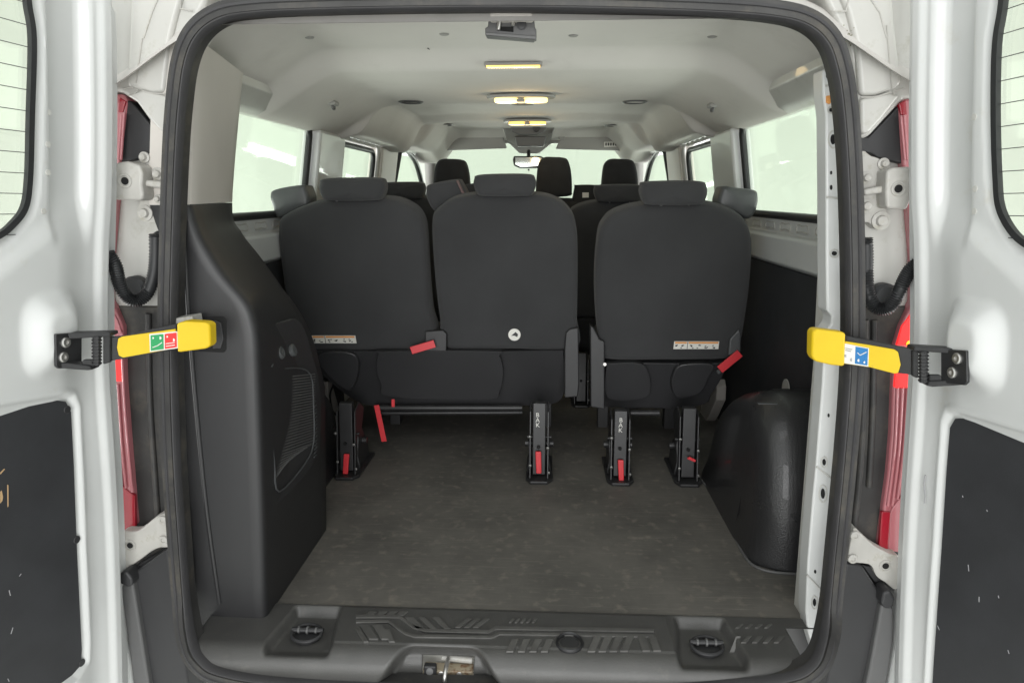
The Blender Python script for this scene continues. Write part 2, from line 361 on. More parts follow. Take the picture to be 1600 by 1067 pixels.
    # inner step of the sliding-door opening and pull strap channel
def rrect(y0, y1, z0, z1, r, n=5):
    pts = []
    for (cy, cz, a0) in ((y1 - r, z1 - r, 0), (y0 + r, z1 - r, 90), (y0 + r, z0 + r, 180), (y1 - r, z0 + r, 270)):
        for k in range(n + 1):
            a = R(a0 + 90 * k / n); pts.append((cy + r * math.cos(a), cz + r * math.sin(a)))
    return pts
def side_window(s, y0, y1, z0, z1, r, name='side_window', rr=.013):
    pts = rrect(y0, y1, z0, z1, r)
    wpts = [Vector((s * (W(y, z) + .012), y, z)) for y, z in pts]
    o = prism(name, wpts, (s * .004, 0, 0), M['glass'], van, bevel=0)
    tube('rubber_frame', [Vector((s * (W(y, z) + .004), y, z)) for y, z in pts], rr, M['rubber_black'], o, 8, True, up=(1, 0, 0))
    return o
for s in (-1, 1):
    side_window(s, .30, 1.205, 1.480, 1.800, .045)
    side_window(s, 1.585, 2.205, 1.485, 1.765, .06)
    # stamped inner frame of the sliding door
    bm = bmesh.new()
    add_tube(bm, [Vector((s * (W(y, z) - .012), y, z)) for y, z in rrect(1.55, 2.235, 1.45, 1.80, .07)], .012, 8, True, up=(1, 0, 0))
    for k in range(6):
        y = 1.62 + k * .11; add_box(bm, (s * (W(y, 1.79) - .02), y, 1.787), (.006, .07, .016))
    from_bm('door_inner_frame', bm, M['paint_in'], van, sharp=50)
# front doors: windows narrowing to the windscreen pillar
for s in (-1, 1):
    pts = [(2.70, 1.36), (2.70, 1.74), (2.76, 1.80), (2.90, 1.80), (3.10, 1.74), (3.34, 1.58), (3.55, 1.40), (3.50, 1.36)]
    cp = crom([Vector((s * (W(a, b) + .004), a, b)) for a, b in pts], 4, True)
    o = prism('front_door_window', cp, (s * .004, 0, 0), M['glass'], van, bevel=0)
    tube('rubber_frame', [p - Vector((s * .012, 0, 0)) for p in cp], .017, M['rubber_black'], o, 8, True, up=(1, 0, 0))
    tube('windscreen_pillar', crom([Vector((s * .66, 3.14, 1.93)), Vector((s * .700, 3.35, 1.76)), Vector((s * .74, 3.62, 1.44)), Vector((s * .76, 3.7, 1.2))], 5), .045, M['grey_pl'], van, 10)
# windscreen
prism('windscreen', [Vector(p) for p in ((-.66, 3.24, 1.90), (.66, 3.24, 1.90), (.78, 3.74, 1.28), (-.78, 3.74, 1.28))], (0, .005, .004), M['glass'], van, bevel=0)
# door mirrors seen through the front windows
for s in (-1, 1):
    box('door_mirror', (s * 1.02, 3.12, 1.42), (.20, .10, .26), M['black'], van, .035, seg=5)

# ------------------------------------------------------------------ roof lining
def zc(y):
    z = 1.955 - .035 * sm(.30, .0, y) - .060 * sm(-.02, -.10, y)
    z -= .044 * (sm(.60, .74, y)) * (1 - sm(1.485, 1.515, y))
    z -= .020 * (sm(2.2, 2.40, y)) * (1 - sm(2.455, 2.48, y))
    z -= .010 * sm(2.50, 2.9, y) + .055 * sm(2.95, 3.2, y)
    return z
def zl(x, y):
    a = abs(x); z = zc(y)
    ed = .155 if y < .0 else .155
    if True:
        wide = 1 - sm(1.44, 1.535, y)
        drop_a = .135 * sm(.52, .84, a)
        drop_b = .150 * sm(.585, .70, a) + .01 * sm(.3, .6, a)
        if y > 2.45: 
            k = sm(2.45, 2.6, y); drop_b = (1 - k) * drop_b + k * (.14 * sm(.50, .68, a))
        z -= wide * drop_a + (1 - wide) * drop_b
    return z
grid('roof_lining', lambda s, t: Vector(((s * 2 - 1) * (.805 - .06 * sm(2.3, 3.3, -.10 + t * 3.36)), -.10 + t * 3.36, zl((s * 2 - 1) * .805, -.10 + t * 3.36))), 90, 420, M['liner'], van, sharp=60)
# recessed round vents / speakers, clips, grab hooks
def on_roof(u, v, z=1.94):
    d = ray(u, v); t = 1.0
    while t < 6:
        p = CAMP + d * t
        if p.y > -.1 and p.z >= zl(p.x, p.y): return Vector((p.x, p.y, zl(p.x, p.y)))
        t += .004
    return Z(u, v, z)
for u, v, r, m in ((642, 159, .042, 'dgrey'), (992, 159, .042, 'dgrey'), (694, 195, .042, 'dgrey'), (958, 196, .042, 'dgrey'), (817, 161, .045, 'grey_pl')):
    p = on_roof(u, v)
    lathe('roof_vent', p + Vector((0, 0, .004)), (0, 0, -1), [(r + .008, 0), (r + .008, .006), (r + .002, .009), (r - .004, .005), (r - .006, .004)], M[m], van, 28)
for u, v in ((483, 58), (694, 53), (896, 55), (1113, 57)):
    p = on_roof(u, v); lathe('trim_clip', p + Vector((0, 0, .002)), (0, 0, -1), [(.013, 0), (.013, .003), (.010, .005), (.004, .005)], M['grey_pl'], van, 18)
bm = bmesh.new(); p0 = on_roof(668, 75); add_tube(bm, [p0 + Vector((0, 0, -.001)), p0 + Vector((.006, .02, -.001))], .0016, 6)
from_bm('roof_scratch', bm, M['ink'], van)
for s, u, v in ((-1, 521, 160), (1, 1113, 163)):
    p = on_roof(u, v); hk = box('coat_hook', p + Vector((0, 0, -.004)), (.03, .05, .016), M['grey_pl'], van, .008)
    tube('hook_loop', crom([p + Vector((s * -.0, a, b)) for a, b in ((-.014, -.010), (-.014, -.022), (.008, -.022), (.008, -.012))], 4), .004, M['dgrey'], hk, 8)
# lamps in the roof
def strip_lamp():
    p = on_roof(802, 100); o = box('rear_roof_lamp', p + Vector((0, .0, -.001)), (.172, .040, .008), M['grey_pl'], van, .002)
    box('lamp_lens', p + Vector((0, .0, -.006)), (.158, .026, .006), M['lampy'], o, .001)
    bm = bmesh.new()
    for k in range(21): add_box(bm, p + Vector((-.075 + k * .0075, -.004, -.0098)), (.0018, .02, .003))
    from_bm('lens_ribs', bm, M['white_lab'], o, smooth=False)
strip_lamp()
for u, v, wd_ in ((814, 147, .21), (824, 186, .21)):
    p = on_roof(u, v); p.z -= .004
    def ell(a, b, n=36, e=2.6):
        out = []
        for k in range(n):
            t = 2 * math.pi * k / n; c_, s_ = math.cos(t), math.sin(t)
            out.append(p + Vector((a * math.copysign(abs(c_) ** (2 / e), c_), b * math.copysign(abs(s_) ** (2 / e), s_), 0)))
        return out
    o = prism('roof_lamp', ell(.128, .055), (0, 0, -.012), M['grey_pl'], van, bevel=.006)
    for s in (-1, 1):
        pts = [q + Vector((s * .054, 0, -.010)) for q in [p + (e - p) * .42 for e in ell(.108, .080)]]
        prism('lamp_lens', pts, (0, 0, -.016), M['lampw'] if v < 170 else M['lampy'], o, bevel=.006)
    box('lamp_switch', p + Vector((0, -.01, -.022)), (.03, .045, .012), M['grey_pl'], o, .003)
    l = bpy.data.lights.new('roof_lamp_light', 'POINT'); l.energy = 0.55; l.color = (1, .72, .35); l.shadow_soft_size = .03
    lo = bpy.data.objects.new('roof_lamp_light', l); link(lo, None, p + Vector((0, 0, -.07)))
# overhead console, visors, interior mirror
cons = prism('overhead_console', [Vector(q) for q in ((-.19, 2.92, 1.955), (.15, 2.92, 1.955), (.12, 2.96, 1.885), (.06, 3.22, 1.845), (-.10, 3.22, 1.845), (-.16, 2.96, 1.885))], (0, 0, .045), M['grey_pl'], van, bevel=.015)
prism('console_pocket', [Y(u, v, 2.90) for u, v in ((796, 195), (857, 195), (850, 206), (838, 211), (812, 211), (800, 206))], (0, .03, 0), M['dgrey'], cons, bevel=.006)
prism('console_pocket', [Y(u, v, 2.93) for u, v in ((804, 213), (854, 213), (849, 229), (808, 229))], (0, .03, 0), M['dgrey'], cons, bevel=.006)
lathe('console_knob', Y(838, 201, 2.885), (0, -1, 0), [(.022, 0), (.022, .01), (.016, .014)], M['black'], cons, 20)
px('windscreen_header', ((672, 205), (800, 200), (860, 200), (980, 205), (990, 228), (862, 224), (842, 240), (812, 240), (795, 224), (668, 228)), 3.20, .03, M['grey_pl'], van, .008)
for pl in (((672, 213), (786, 212), (792, 232), (680, 236), (668, 232)), ((877, 213), (974, 212), (982, 232), (972, 236), (868, 233))):
    o = px('sun_visor', pl, 3.12, .022, M['grey_pl'], van, .008)
    px('visor_clip', [(a, b) for a, b in ((pl[0][0] - 4, 210), (pl[0][0] + 6, 210), (pl[0][0] + 6, 218), (pl[0][0] - 4, 218))], 3.11, .02, M['grey_pl'], o, .003)
lab = px('visor_label', ((944, 222), (973, 221), (973, 229), (944, 230)), 3.116, .002, M['white_lab'], van, 0)
bm = bmesh.new()
for k in range(7): add_box(bm, Y(947 + k * 3.8, 225.6, 3.114), (.009, .002, .018))
from_bm('label_print', bm, M['ink'], lab, smooth=False)
mir = px('interior_mirror', ((803, 244), (845, 244), (852, 248), (851, 260), (845, 263), (812, 263), (803, 259), (801, 250)), 3.05, .035, M['black'], van, .006)
px('mirror_glass', ((805, 246), (846, 246), (849, 250), (848, 259), (814, 261), (805, 257)), 3.047, .004, M['mirror'], mir, .001)
tube('mirror_stem', [Y(826, 236, 3.12), Y(826, 246, 3.08)], .011, M['black'], mir)
lathe('mirror_knob', Y(826, 264, 3.05), (0, 0, -1), [(.006, 0), (.005, .012)], M['black'], mir, 12)

# ------------------------------------------------------------------ roof latch striker at the rear edge
p = Y(800, 40, -.02)
st = px('roof_latch_bracket', ((762, 28), (765, 52), (758, 53), (759, 44), (836, 50), (838, 55), (838, 62), (758, 56), (758, 44), (762, 38)), .02, .02, M['dgrey'], van, .002) if False else \
     px('roof_latch_bracket', ((764, 24), (834, 24), (836, 44), (838, 46), (838, 56), (834, 62), (760, 56), (758, 54), (758, 44), (762, 42)), -.045, .03, M['dgrey'], van, .003)
px('latch_cover', ((766, 8), (832, 8), (834, 30), (763, 30)), -.075, .05, M['beige'], st, .006)
px('latch_opening', ((778, 42), (802, 42), (802, 50), (778, 48)), -.048, .01, M['hole'], st, 0)
tube('latch_loop', [Y(779, 47, -.053), Y(780, 34, -.053), Y(784, 31, -.053), Y(798, 31, -.053), Y(802, 34, -.053), Y(802, 41, -.053)], .0038, M['steel'], st, 8)
lathe('latch_bolt', Y(815, 39, -.047), (0, -1, 0), [(.009, 0), (.009, .004), (.004, .005)], M['black'], st, 18)
px('latch_lip', ((758, 50), (838, 56), (838, 62), (758, 55)), -.055, .02, M['dgrey'], st, .002)

# ------------------------------------------------------------------ floor mat
prism('floor_mat', [Vector(q) for q in ((-.86, -.005, FL - .016), (.86, .005, FL - .016), (.86, 3.3, FL - .016), (-.86, 3.3, FL - .016))], (0, 0, .016), M['mat'], van, bevel=.002)
# ------------------------------------------------------------------ sill cover
sp = [(800, 1086), (600, 1082), (430, 1072), (345, 1058), (312, 1040), (292, 1005), (282, 940), (276, 870), (267, 740), (262, 620), (260, 500), (262, 400), (267, 250), (273, 160), (283, 92), (303, 48), (340, 20), (395, 9), (500, 4), (650, 1), (800, 0), (950, 2), (1100, 7), (1200, 14), (1262, 28), (1300, 60), (1318, 110), (1327, 170), (1333, 250), (1336, 330), (1338, 430), (1338, 530), (1334, 620), (1324, 740), (1311, 870), (1303, 950), (1294, 1010), (1274, 1048), (1230, 1068), (1120, 1080), (960, 1086)]
path = crom([Y(u, v, -.12 - .075 * sm(930, 1068, v)) for u, v in sp], 6, True)
low = sorted([(q.z, q.x) for q in path if q.z < .75 and abs(q.x) > .30])
LTAB = [a for a in low if a[1] < 0]; RTAB = [a for a in low if a[1] > 0]
pocks = [Z(478, 990, .575), Z(1103, 1002, .575)]
latch_c = Y(695, 1045, -.175)
E_ = -.140; RA = .045
def pock(x, y):
    z = 0
    for p in pocks:
        wd = .050 + .16 * max(0, -(y + .030)); z -= .024 * sm(wd + .010, wd - .004, abs(x - p.x)) * sm(-.004, -.022, y)
    return z
def sillz(x, y):
    z = FL + .004 - .014 * sm(-.002, .012, y) + pock(x, y)
    z += .0025 * (sm(-.395, -.388, x) - sm(.378, .385, x)) * sm(-.004, -.012, y) * sm(-.150, -.135, y)
    return z
def niche(x, d):
    """how far into the slanted niche round the latch; d = distance along the sill towards the viewer"""
    hw = .052 + .60 * max(0, d - .135); c = latch_c.x - .01
    return sm(hw + .030, hw, abs(x - c)) * sm(.130, .158, d)
SX0, SX1 = -.80, .82
LEN = .27
def sillfn(s, t):
    x = SX0 + (SX1 - SX0) * s; d = -.014 + t * LEN
    if d < -E_: y, z = -d, sillz(x, -d)
    else:
        e = d + E_; arc = RA * math.pi / 2
        if e < arc: a = e / RA; y = E_ - RA * math.sin(a); z = FL + .004 - RA * (1 - math.cos(a))
        else: y = E_ - RA; z = FL + .004 - RA - (e - arc)
        z += pock(x, E_) * sm(RA, 0, e)
    if d > .035: x = min(max(x, interp(z, LTAB)), interp(z, RTAB))
    q = niche(x, d); z -= .016 * q * sm(.12, .18, d); y += .045 * q * sm(.125, .185, d)
    return Vector((x, y, z))
def holemask(s, t):
    x = SX0 + (SX1 - SX0) * s; d = -.014 + t * LEN
    if d > .04 and not (interp(sillfn(s, t).z, LTAB) - .004 < x < interp(sillfn(s, t).z, RTAB) + .004): return False
    return not (abs(x - latch_c.x) < .056 and .177 < d < .222)
sill = grid('sill_cover', sillfn, 400, 96, M['sill'], van, mask=holemask, solid=0.003, sharp=60)
# raised tread bars
bm = bmesh.new()
def bar(pl, h=.0036):
    q = [Z(u, v, FL + .006) for u, v in pl]; add_prism(bm, [Vector((a.x, a.y, sillz(a.x, a.y) - .001)) for a in q], (0, 0, h + .001))
def quad(u0, u1, v0, v1, sl): bar(((u0, v0), (u1, v0), (u1 + sl, v1), (u0 + sl, v1)))
for k in range(4): quad(578 + k * 16, 590 + k * 16, 957, 963, -8)
def rail(up, h=6):
    for (u0, v0), (u1, v1) in zip(up, up[1:]): bar(((u0, v0), (u1, v1), (u1, v1 + h), (u0, v0 + h)))
rail(((556, 962), (624, 962), (646, 978), (664, 984), (764, 986), (774, 980), (1022, 984)), 5)
rail(((556, 970), (606, 970), (634, 989), (648, 993), (768, 995), (780, 989), (1022, 993)), 4)
for k in range(2): quad(562 + k * 20, 577 + k * 20, 978, 1000, 14)
quad(556, 564, 985, 1004, 12); quad(600, 609, 985, 1004, 8)
for k, w in ((0, 14), (1, 10), (2, 10)): quad(632 + k * 22, 632 + k * 22 + w, 966, 984, 18)
for k in range(4): quad(757 - k * 14 + 14 * 0, 765 - k * 14, 968, 982, -18) if k < 3 else None
for k in range(4): quad(800 + k * 18, 811 + k * 18, 1000, 1018, -9)
for k in range(6): quad(928 + k * 17, 940 + k * 17, 996, 1018, -10 if k < 4 else 8)
for k in range(5): quad(800 + k * 9, 804 + k * 9, 968, 974, -5)
for k in range(5): quad(1150 + k * 17, 1158 + k * 17, 994, 1004, -9)
for k in range(4): quad(1156 + k * 15, 1162 + k * 15, 975, 981, -7)
from_bm('tread_pattern', bm, M['tread'], sill, bevel=.0008, seg=2)
# tie-down rings
for i, p in enumerate(pocks):
    c = Vector((p.x, -.092, sillz(p.x, -.092) + .004))
    t = lathe('tie_down_ring', c, (0, 0, 1), [(.030, -.003), (.030, .002), (.026, .004), (.012, .004)], M['black'], van, 28)
    bm = bmesh.new()
    add_tube(bm, [c + Vector((math.cos(a) * .034, math.sin(a) * .026 - .004, .010 + .004 * math.sin(a))) for a in [k * math.pi / 14 for k in range(28)]], .0042, 8, True)
    add_tube(bm, [c + Vector((-.036, .004, .012)), c + Vector((.036, .004, .012))], .006, 10)
    from_bm('ring_loop', bm, M['black'], t)
    bm = bmesh.new()
    for dx in (-.020, .0, .020): add_tube(bm, [c + Vector((dx - .0022, .004, .012)), c + Vector((dx + .0022, .004, .012))], .0078 if dx else .009, 10)
    from_bm('ring_pivot', bm, M['dgrey'], t)
c = Z(890, 1006, FL + .004); c.z = sillz(c.x, c.y) - .002
lathe('sill_plug', c, (0, -.08, .99), [(.031, -.012), (.031, .005), (.028, .009), (.025, .006), (.024, -.001), (.010, -.001)], M['trim'], sill, 30)
lathe('plug_face', c + Vector((0, 0, .0005)), (0, -.08, .99), [(.0235, -.004), (.0235, .0), (.020, .0025), (.006, .003)], M['black'], sill, 30)
# latch opening in the sill
lx, ly, lz = latch_c.x, -.134, FL - .052
box('latch_recess', (lx, ly + .040, lz - .01), (.15, .012, .13), M['paint_in'], van, .002)
lp = box('floor_latch', (lx, ly + .012, lz - .020), (.112, .030, .022), M['rust'], van, .003)
box('latch_pad', (lx - .038, ly - .004, lz - .004), (.028, .016, .024), M['black'], lp, .004)
lathe('latch_screw', (lx - .038, ly - .012, lz - .003), (0, -1, .3), [(.008, 0), (.008, .003), (.004, .004)], M['dgrey'], lp, 16)
tube('striker_loop', crom([Vector((lx, ly + .02, lz + .010)), Vector((lx, ly - .012, lz + .016)), Vector((lx - .001, ly - .034, lz + .008)), Vector((lx - .002, ly - .038, lz - .012))], 4), .0048, M['steel'], lp, 8)
for dx in (-.014, .026): lathe('latch_rivet', (lx + dx, ly - .004, lz - .016), (0, -1, .5), [(.007, 0), (.006, .003)], M['steel'], lp, 14)
tube('latch_rod', [Vector((lx - .015, ly + .020, lz + .010)), Vector((lx + .052, ly + .020, lz + .004))], .008, M['cast'], lp, 12)

# ------------------------------------------------------------------ weather seal round the opening
prof = [(a * .70, -b * 1.1) for a, b in ((-.024, .012), (-.025, -.004), (-.020, -.009), (-.014, -.010), (-.009, -.004), (-.007, -.008), (-.001, -.0155), (.006, -.0145), (.009, -.007), (.0105, -.004), (.013, -.0085), (.018, -.0085), (.022, -.004), (.022, .012))]
seal = tube('door_opening_seal', path, 1, M['rubber'], van, closed=True, prof=prof, up=(0, 1, 0), sharp=35)
# body flange behind the seal
pathb = [q + Vector((0, .016, 0)) for q in path]
tube('opening_flange', pathb, 1, M['channel'], van, closed=True, prof=[(-.012, -.03), (.011, -.03), (.011, .03), (-.012, .03)], up=(0, 1, 0), sharp=40)

# ------------------------------------------------------------------ left rear interior trim (tall black) with warm grey upper piece
crease = smtab([(.50, -.556), (.584, -.553), (.851, -.540), (1.15, -.526), (1.235, -.522), (1.276, -.524), (1.324, -.537), (1.384, -.583), (1.437, -.613), (1.47, -.628), (1.52, -.640), (1.56, -.640), (1.802, -.605), (1.88, -.590)])
back = smtab([(.50, -.550), (.80, -.550), (1.02, -.550), (1.13, -.553), (1.20, -.566), (1.252, -.584), (1.304, -.612), (1.386, -.665), (1.453, -.712), (1.525, -.729), (1.829, -.676), (1.90, -.66)])
def trim_fn(z0, z1):
    cols = [(-.135, -.056, 0), (-.080, -.060, 0), (-.030, -.061, 0), (-.012, -.0605, 0), (-.004, -.057, 0), (.0, -.050, 0), (.0012, -.040, 0)] + [(0, 0, t) for t in (.12, .3, .5, .7, .88, 1.0)] + [(0, 0, 1.02), (0, 0, 1.2)]
    def fn(s, t):
        z = z0 + (z1 - z0) * t; xc = interp(z, crease); xb = interp(z, back); i = int(round(s * (len(cols) - 1))); dx, y, f = cols[i]
        yb = interp(z, [(.5, .36), (.63, .385), (1.0, .44), (1.1, .40), (1.3, .33), (2, .33)])
        if i <= 6: 
            x = xc + dx
            if i == 0: x = interp(z, [(.5, -.755), (.9, -.75), (1.25, -.725), (1.5, -.688), (1.8, -.655)])
            return Vector((x, y, z))
        if f <= 1: return Vector((xc + (xb - xc) * f + .001, -.03 + (yb + .03) * f, z))
        return Vector((xb - (.01 if f < 1.1 else .14), yb + (.012 if f < 1.1 else .015), z))
    return fn, len(cols) - 1
fn, nc = trim_fn(.47, 1.527)
trim = grid('rear_corner_trim', fn, nc, 90, M['trim'], van, sharp=50, label='tall curved black trim inside the rear left corner')
fn, nc = trim_fn(1.5285, 1.845)
grid('pillar_trim', fn, nc, 16, M['beige'], van, sharp=50)
tube('trim_rib', crom([Vector((x, -.059, z)) for x, z in ((-.655, 1.50), (-.664, 1.3), (-.668, 1.1), (-.668, .85), (-.660, .62))], 6), .005, M['trim'], trim, 8)
# slot for the door stay
slot = px('stay_slot', ((296, 496), (349, 495), (353, 499), (353, 547), (349, 551), (296, 549)), -.0625, .004, M['hole'], trim, .002)
px('slot_catch', ((334, 500), (345, 505), (349, 530), (344, 545), (332, 545)), -.066, .004, M['black'], trim, .003)
px('slot_plate', ((270, 498), (300, 494), (302, 506), (272, 512)), -.115, .04, M['cast'], trim, .002)
# storage cover, buttons and net on the inner face
def XS(u, v, e=0): return X(u, v, -.541 + e)
cover = [(404, 540), (407, 523), (420, 511), (445, 502), (470, 503), (490, 560), (499, 605), (500, 680), (494, 715), (470, 750), (424, 792), (416, 740), (408, 640)]
cp = crom([XS(u, v) for u, v in cover], 4, True)
cov = prism('storage_cover', cp, (-.012, 0, 0), M['black'], trim, bevel=.005)
cp2 = crom([XS(u, v, .004) for u, v in ((417, 590), (455, 575), (485, 585), (490, 640), (490, 690), (478, 722), (436, 768), (428, 720), (420, 650))], 4, True)
tube('cover_highlight', cp2, .0022, M['vinyl'], trim, 6, True)  # paler line painted in as the highlight round the cover edge
bm = bmesh.new()
for k in range(34):
    a = XS(420 + k * .3, 592 + k * 4.7, .002); b = XS(492 - max(0, k - 26) * 6, 584 + k * 4.1, .002); add_tube(bm, [a, b], .0016, 5)
from_bm('cover_net', bm, M['dgrey'], trim)
bm = bmesh.new()
for k in range(15): add_box(bm, XS(492 + math.sin(k / 5) * 1.5, 628 + k * 6, .004), (.003, .020, .003))
from_bm('cover_vents', bm, M['vinyl'], trim, smooth=False)
for u, v in ((419, 566), (438, 551), (457, 547)):
    c = XS(u, v, .004); lathe('cover_button', c, (1, 0, .3), [(.016, -.004), (.016, .003), (.012, .006), (.003, .005)], M['vinyl'], trim, 20)

# ------------------------------------------------------------------ right: bare painted pillar strip with holes
strip = px('pillar_strip', ((1285, 108), (1303, 108), (1309, 130), (1312, 300), (1322, 400), (1324, 480), (1321, 560), (1316, 660), (1306, 760), (1290, 900), (1280, 1005), (1277, 1032), (1272, 1018), (1262, 985), (1259, 955), (1262, 880), (1270, 780), (1275, 728), (1285, 600), (1289, 520), (1299, 506), (1300, 494), (1292, 486), (1291, 400), (1291, 300), (1290, 180), (1286, 150)), -.035, .05, M['paint'], van, .005)
prism('pillar_return', [Vector(q) for q in ((.70, .016, .56), (.87, .016, .56), (.855, .016, 1.45), (.80, .016, 1.82), (.66, .016, 1.82), (.675, .016, 1.5), (.69, .016, 1.2))], (0, .05, 0), M['paint_in'], van, .004)
for u, v, ru, rv in ((1293, 118, 2.0, 5), (1300, 118, 1.5, 6), (1299, 172, 3, 3), (1302, 218, 4, 8), (1299, 270, 1.7, 3), (1299, 293, 2, 4), (1310, 292, 1.2, 8), (1304, 396, 4, 3.5), (1295, 649, 1.6, 3), (1288, 722, 2.6, 5), (1286, 771, 3.2, 8), (1274, 893, 1.8, 3), (1273, 941, 2.5, 6)):
    pts = [Y(u + ru * math.cos(a), v + rv * math.sin(a), -.0362) for a in [k * math.pi / 8 for k in range(16)]]
    prism('pillar_hole', pts, (0, .002, 0), M['hole'], strip, 0)
    if ru > 2.4:
        pts = [Y(u + ru * 1.8 * math.cos(a), v + rv * 1.7 * math.sin(a), -.036) for a in [k * math.pi / 8 for k in range(16)]]
        bm = bmesh.new(); add_tube(bm, pts, .0014, 6, True); from_bm('hole_rim', bm, M['paint_in'], strip)
px('orange_clip', ((1292, 150), (1304, 148), (1305, 160), (1301, 157), (1297, 163), (1292, 160)), -.040, .006, M['orange'], strip, .001)
for a, b in (((1276, 729), (1306, 752)), ((1261, 898), (1284, 922)), ((1292, 308), (1313, 310)), ((1290, 135), (1304, 130))):
    bm = bmesh.new(); add_tube(bm, [Y(*a, -.036), Y(*b, -.036)], .0022, 6); from_bm('pillar_seam', bm, M['paint_in'], strip)

# ------------------------------------------------------------------ wheel arch covers
for s, x0, y_off in ((1, .655, 0.0), (-1, -.66, .12)):
    prof_ = [(.200, FL - .004), (.216, .78), (.262, .92), (.325, .995), (.41, 1.018), (.52, .985), (.66, .93), (.78, .84), (.86, .70), (.90, FL - .004)]
    pr = crom([Vector((0, a + y_off, b)) for a, b in prof_], 4)
    xin = x0; bm = bmesh.new(); rings = []
    # rounded shoulder profile from wall to inner face
    cy, cz = .55 + y_off, FL
    for ins, xx in ((0, .864), (0, .80), (.000, .745), (.006, .715), (.020, .690), (.040, .672), (.065, .662), (.09, .657), (.20, .655)):
        ring = []
        for q in pr:
            d = Vector((0, cy - q.y, max(-.0, cz - q.z) if False else (cz - q.z) * .9)); d = d.normalized() * ins if d.length > 1e-5 else d
            z = q.z + (d.z if q.z > FL + .02 else 0)
            flare = .016 * sm(FL + .08, FL, z)
            ring.append(bm.verts.new((s * (xx + (x0 * s - .655) - (flare if ins >= .04 else 0)), q.y + d.y, z)))
        rings.append(ring)
    for a, b in zip(rings, rings[1:]):
        for k in range(len(a) - 1): bm.faces.new((a[k], a[k + 1], b[k + 1], b[k]))
    bm.faces.new(rings[-1])
    arch = from_bm('wheel_arch_cover', bm, M['arch'], van, sharp=70)
    if s > 0:
        fl = [Z(u, v, FL + .003) for u, v in ((1094, 748), (1112, 770), (1140, 822), (1160, 862), (1176, 882), (1205, 893), (1256, 897))]
        tube('arch_flange', crom(fl, 5), .004, M['scuff'] if False else M['dgrey'], arch, 8)
el = [X(1227 + 5.5 * math.cos(a), 611 + 19 * math.sin(a), .846) for a in [k * math.pi / 10 for k in range(20)]]
prism('panel_cutout', el, (.004, 0, 0), M['cast'], van, 0)
bm = bmesh.new(); c = Y(1199, 630, .30); add_box(bm, c + Vector((0, 0, -.0)), (.05, .01, .003)); from_bm('arch_mark', bm, M['vinyl'], van, smooth=False)
# sliding-door step trims low on both sides and belt reel cover
o = prism('belt_cover', [X(u, v, .80) for u, v in ((1118, 592), (1120, 604), (1119, 625), (1108, 650), (1098, 666), (1090, 662), (1096, 630), (1101, 606), (1112, 600))], (.04, 0, 0), M['beige'], van, .005)
o = prism('belt_cover', [X(u, v, -.80) for u, v in ((512, 596), (518, 594), (528, 630), (531, 655), (526, 658), (514, 630))], (-.04, 0, 0), M['beige'], van, .005)
tube('loose_cable', crom([X(u, v, -.79) for u, v in ((524, 596), (516, 615), (519, 640), (527, 648), (534, 634))], 5), .004, M['black'], van, 8)

# ------------------------------------------------------------------ rear doors (pressed metal height field in door coordinates)
HY = -.12
def hinge_fit(pts):
    out = []
    for u, v in pts: q = Y(u, v, HY); out.append((q.z, q.x))
    out.sort(); (z0, x0), (z1, x1) = out[0], out[-1]; k = (x1 - x0) / (z1 - z0); return x0 - k * z0, k
class Door:
    def __init__(s, side, edge):
        s.side = side; s.a, s.k = hinge_fit(edge); an = R(10)
        s.d = Vector((side * math.sin(an), -math.cos(an), 0)); s.n = Vector((-side * math.cos(an), -math.sin(an), 0)); s.zv = Vector((s.k, 0, 1))
    def bul(s, z): return .020 * math.exp(-((z - 1.27) / .30) ** 2)
    def P(s, a, z, h=0):
        a = a + s.bul(z); return Vector((s.a + s.k * z, HY, z)) + s.d * a + s.n * h
    def S(s, u, v, h=0):
        p0 = s.P(0, 0, h); nn = s.d.cross(s.zv); q = plane(u, v, p0, nn); z = q.z; e = q - s.P(0, z, h); return e.dot(s.d), z
    def Q(s, u, v, h=0): a, z = s.S(u, v, h); return s.P(a, z, h)
DL = Door(-1, ((183, 60), (200, 1067))); DR = Door(1, ((1418, 60), (1395, 1067)))
def inpoly(x, y, poly):
    c = False; n = len(poly)
    for i in range(n):
        x1, y1 = poly[i]; x2, y2 = poly[(i + 1) % n]
        if (y1 > y) != (y2 > y) and x < (x2 - x1) * (y - y1) / (y2 - y1) + x1: c = not c
    return c
def polyd(x, y, poly):
    best = 9
    n = len(poly)
    for i in range(n):
        x1, y1 = poly[i]; x2, y2 = poly[(i + 1) % n]; dx, dy = x2 - x1, y2 - y1
        t = max(0, min(1, ((x - x1) * dx + (y - y1) * dy) / (dx * dx + dy * dy + 1e-12)))
        best = min(best, math.hypot(x - x1 - t * dx, y - y1 - t * dy))
    return best
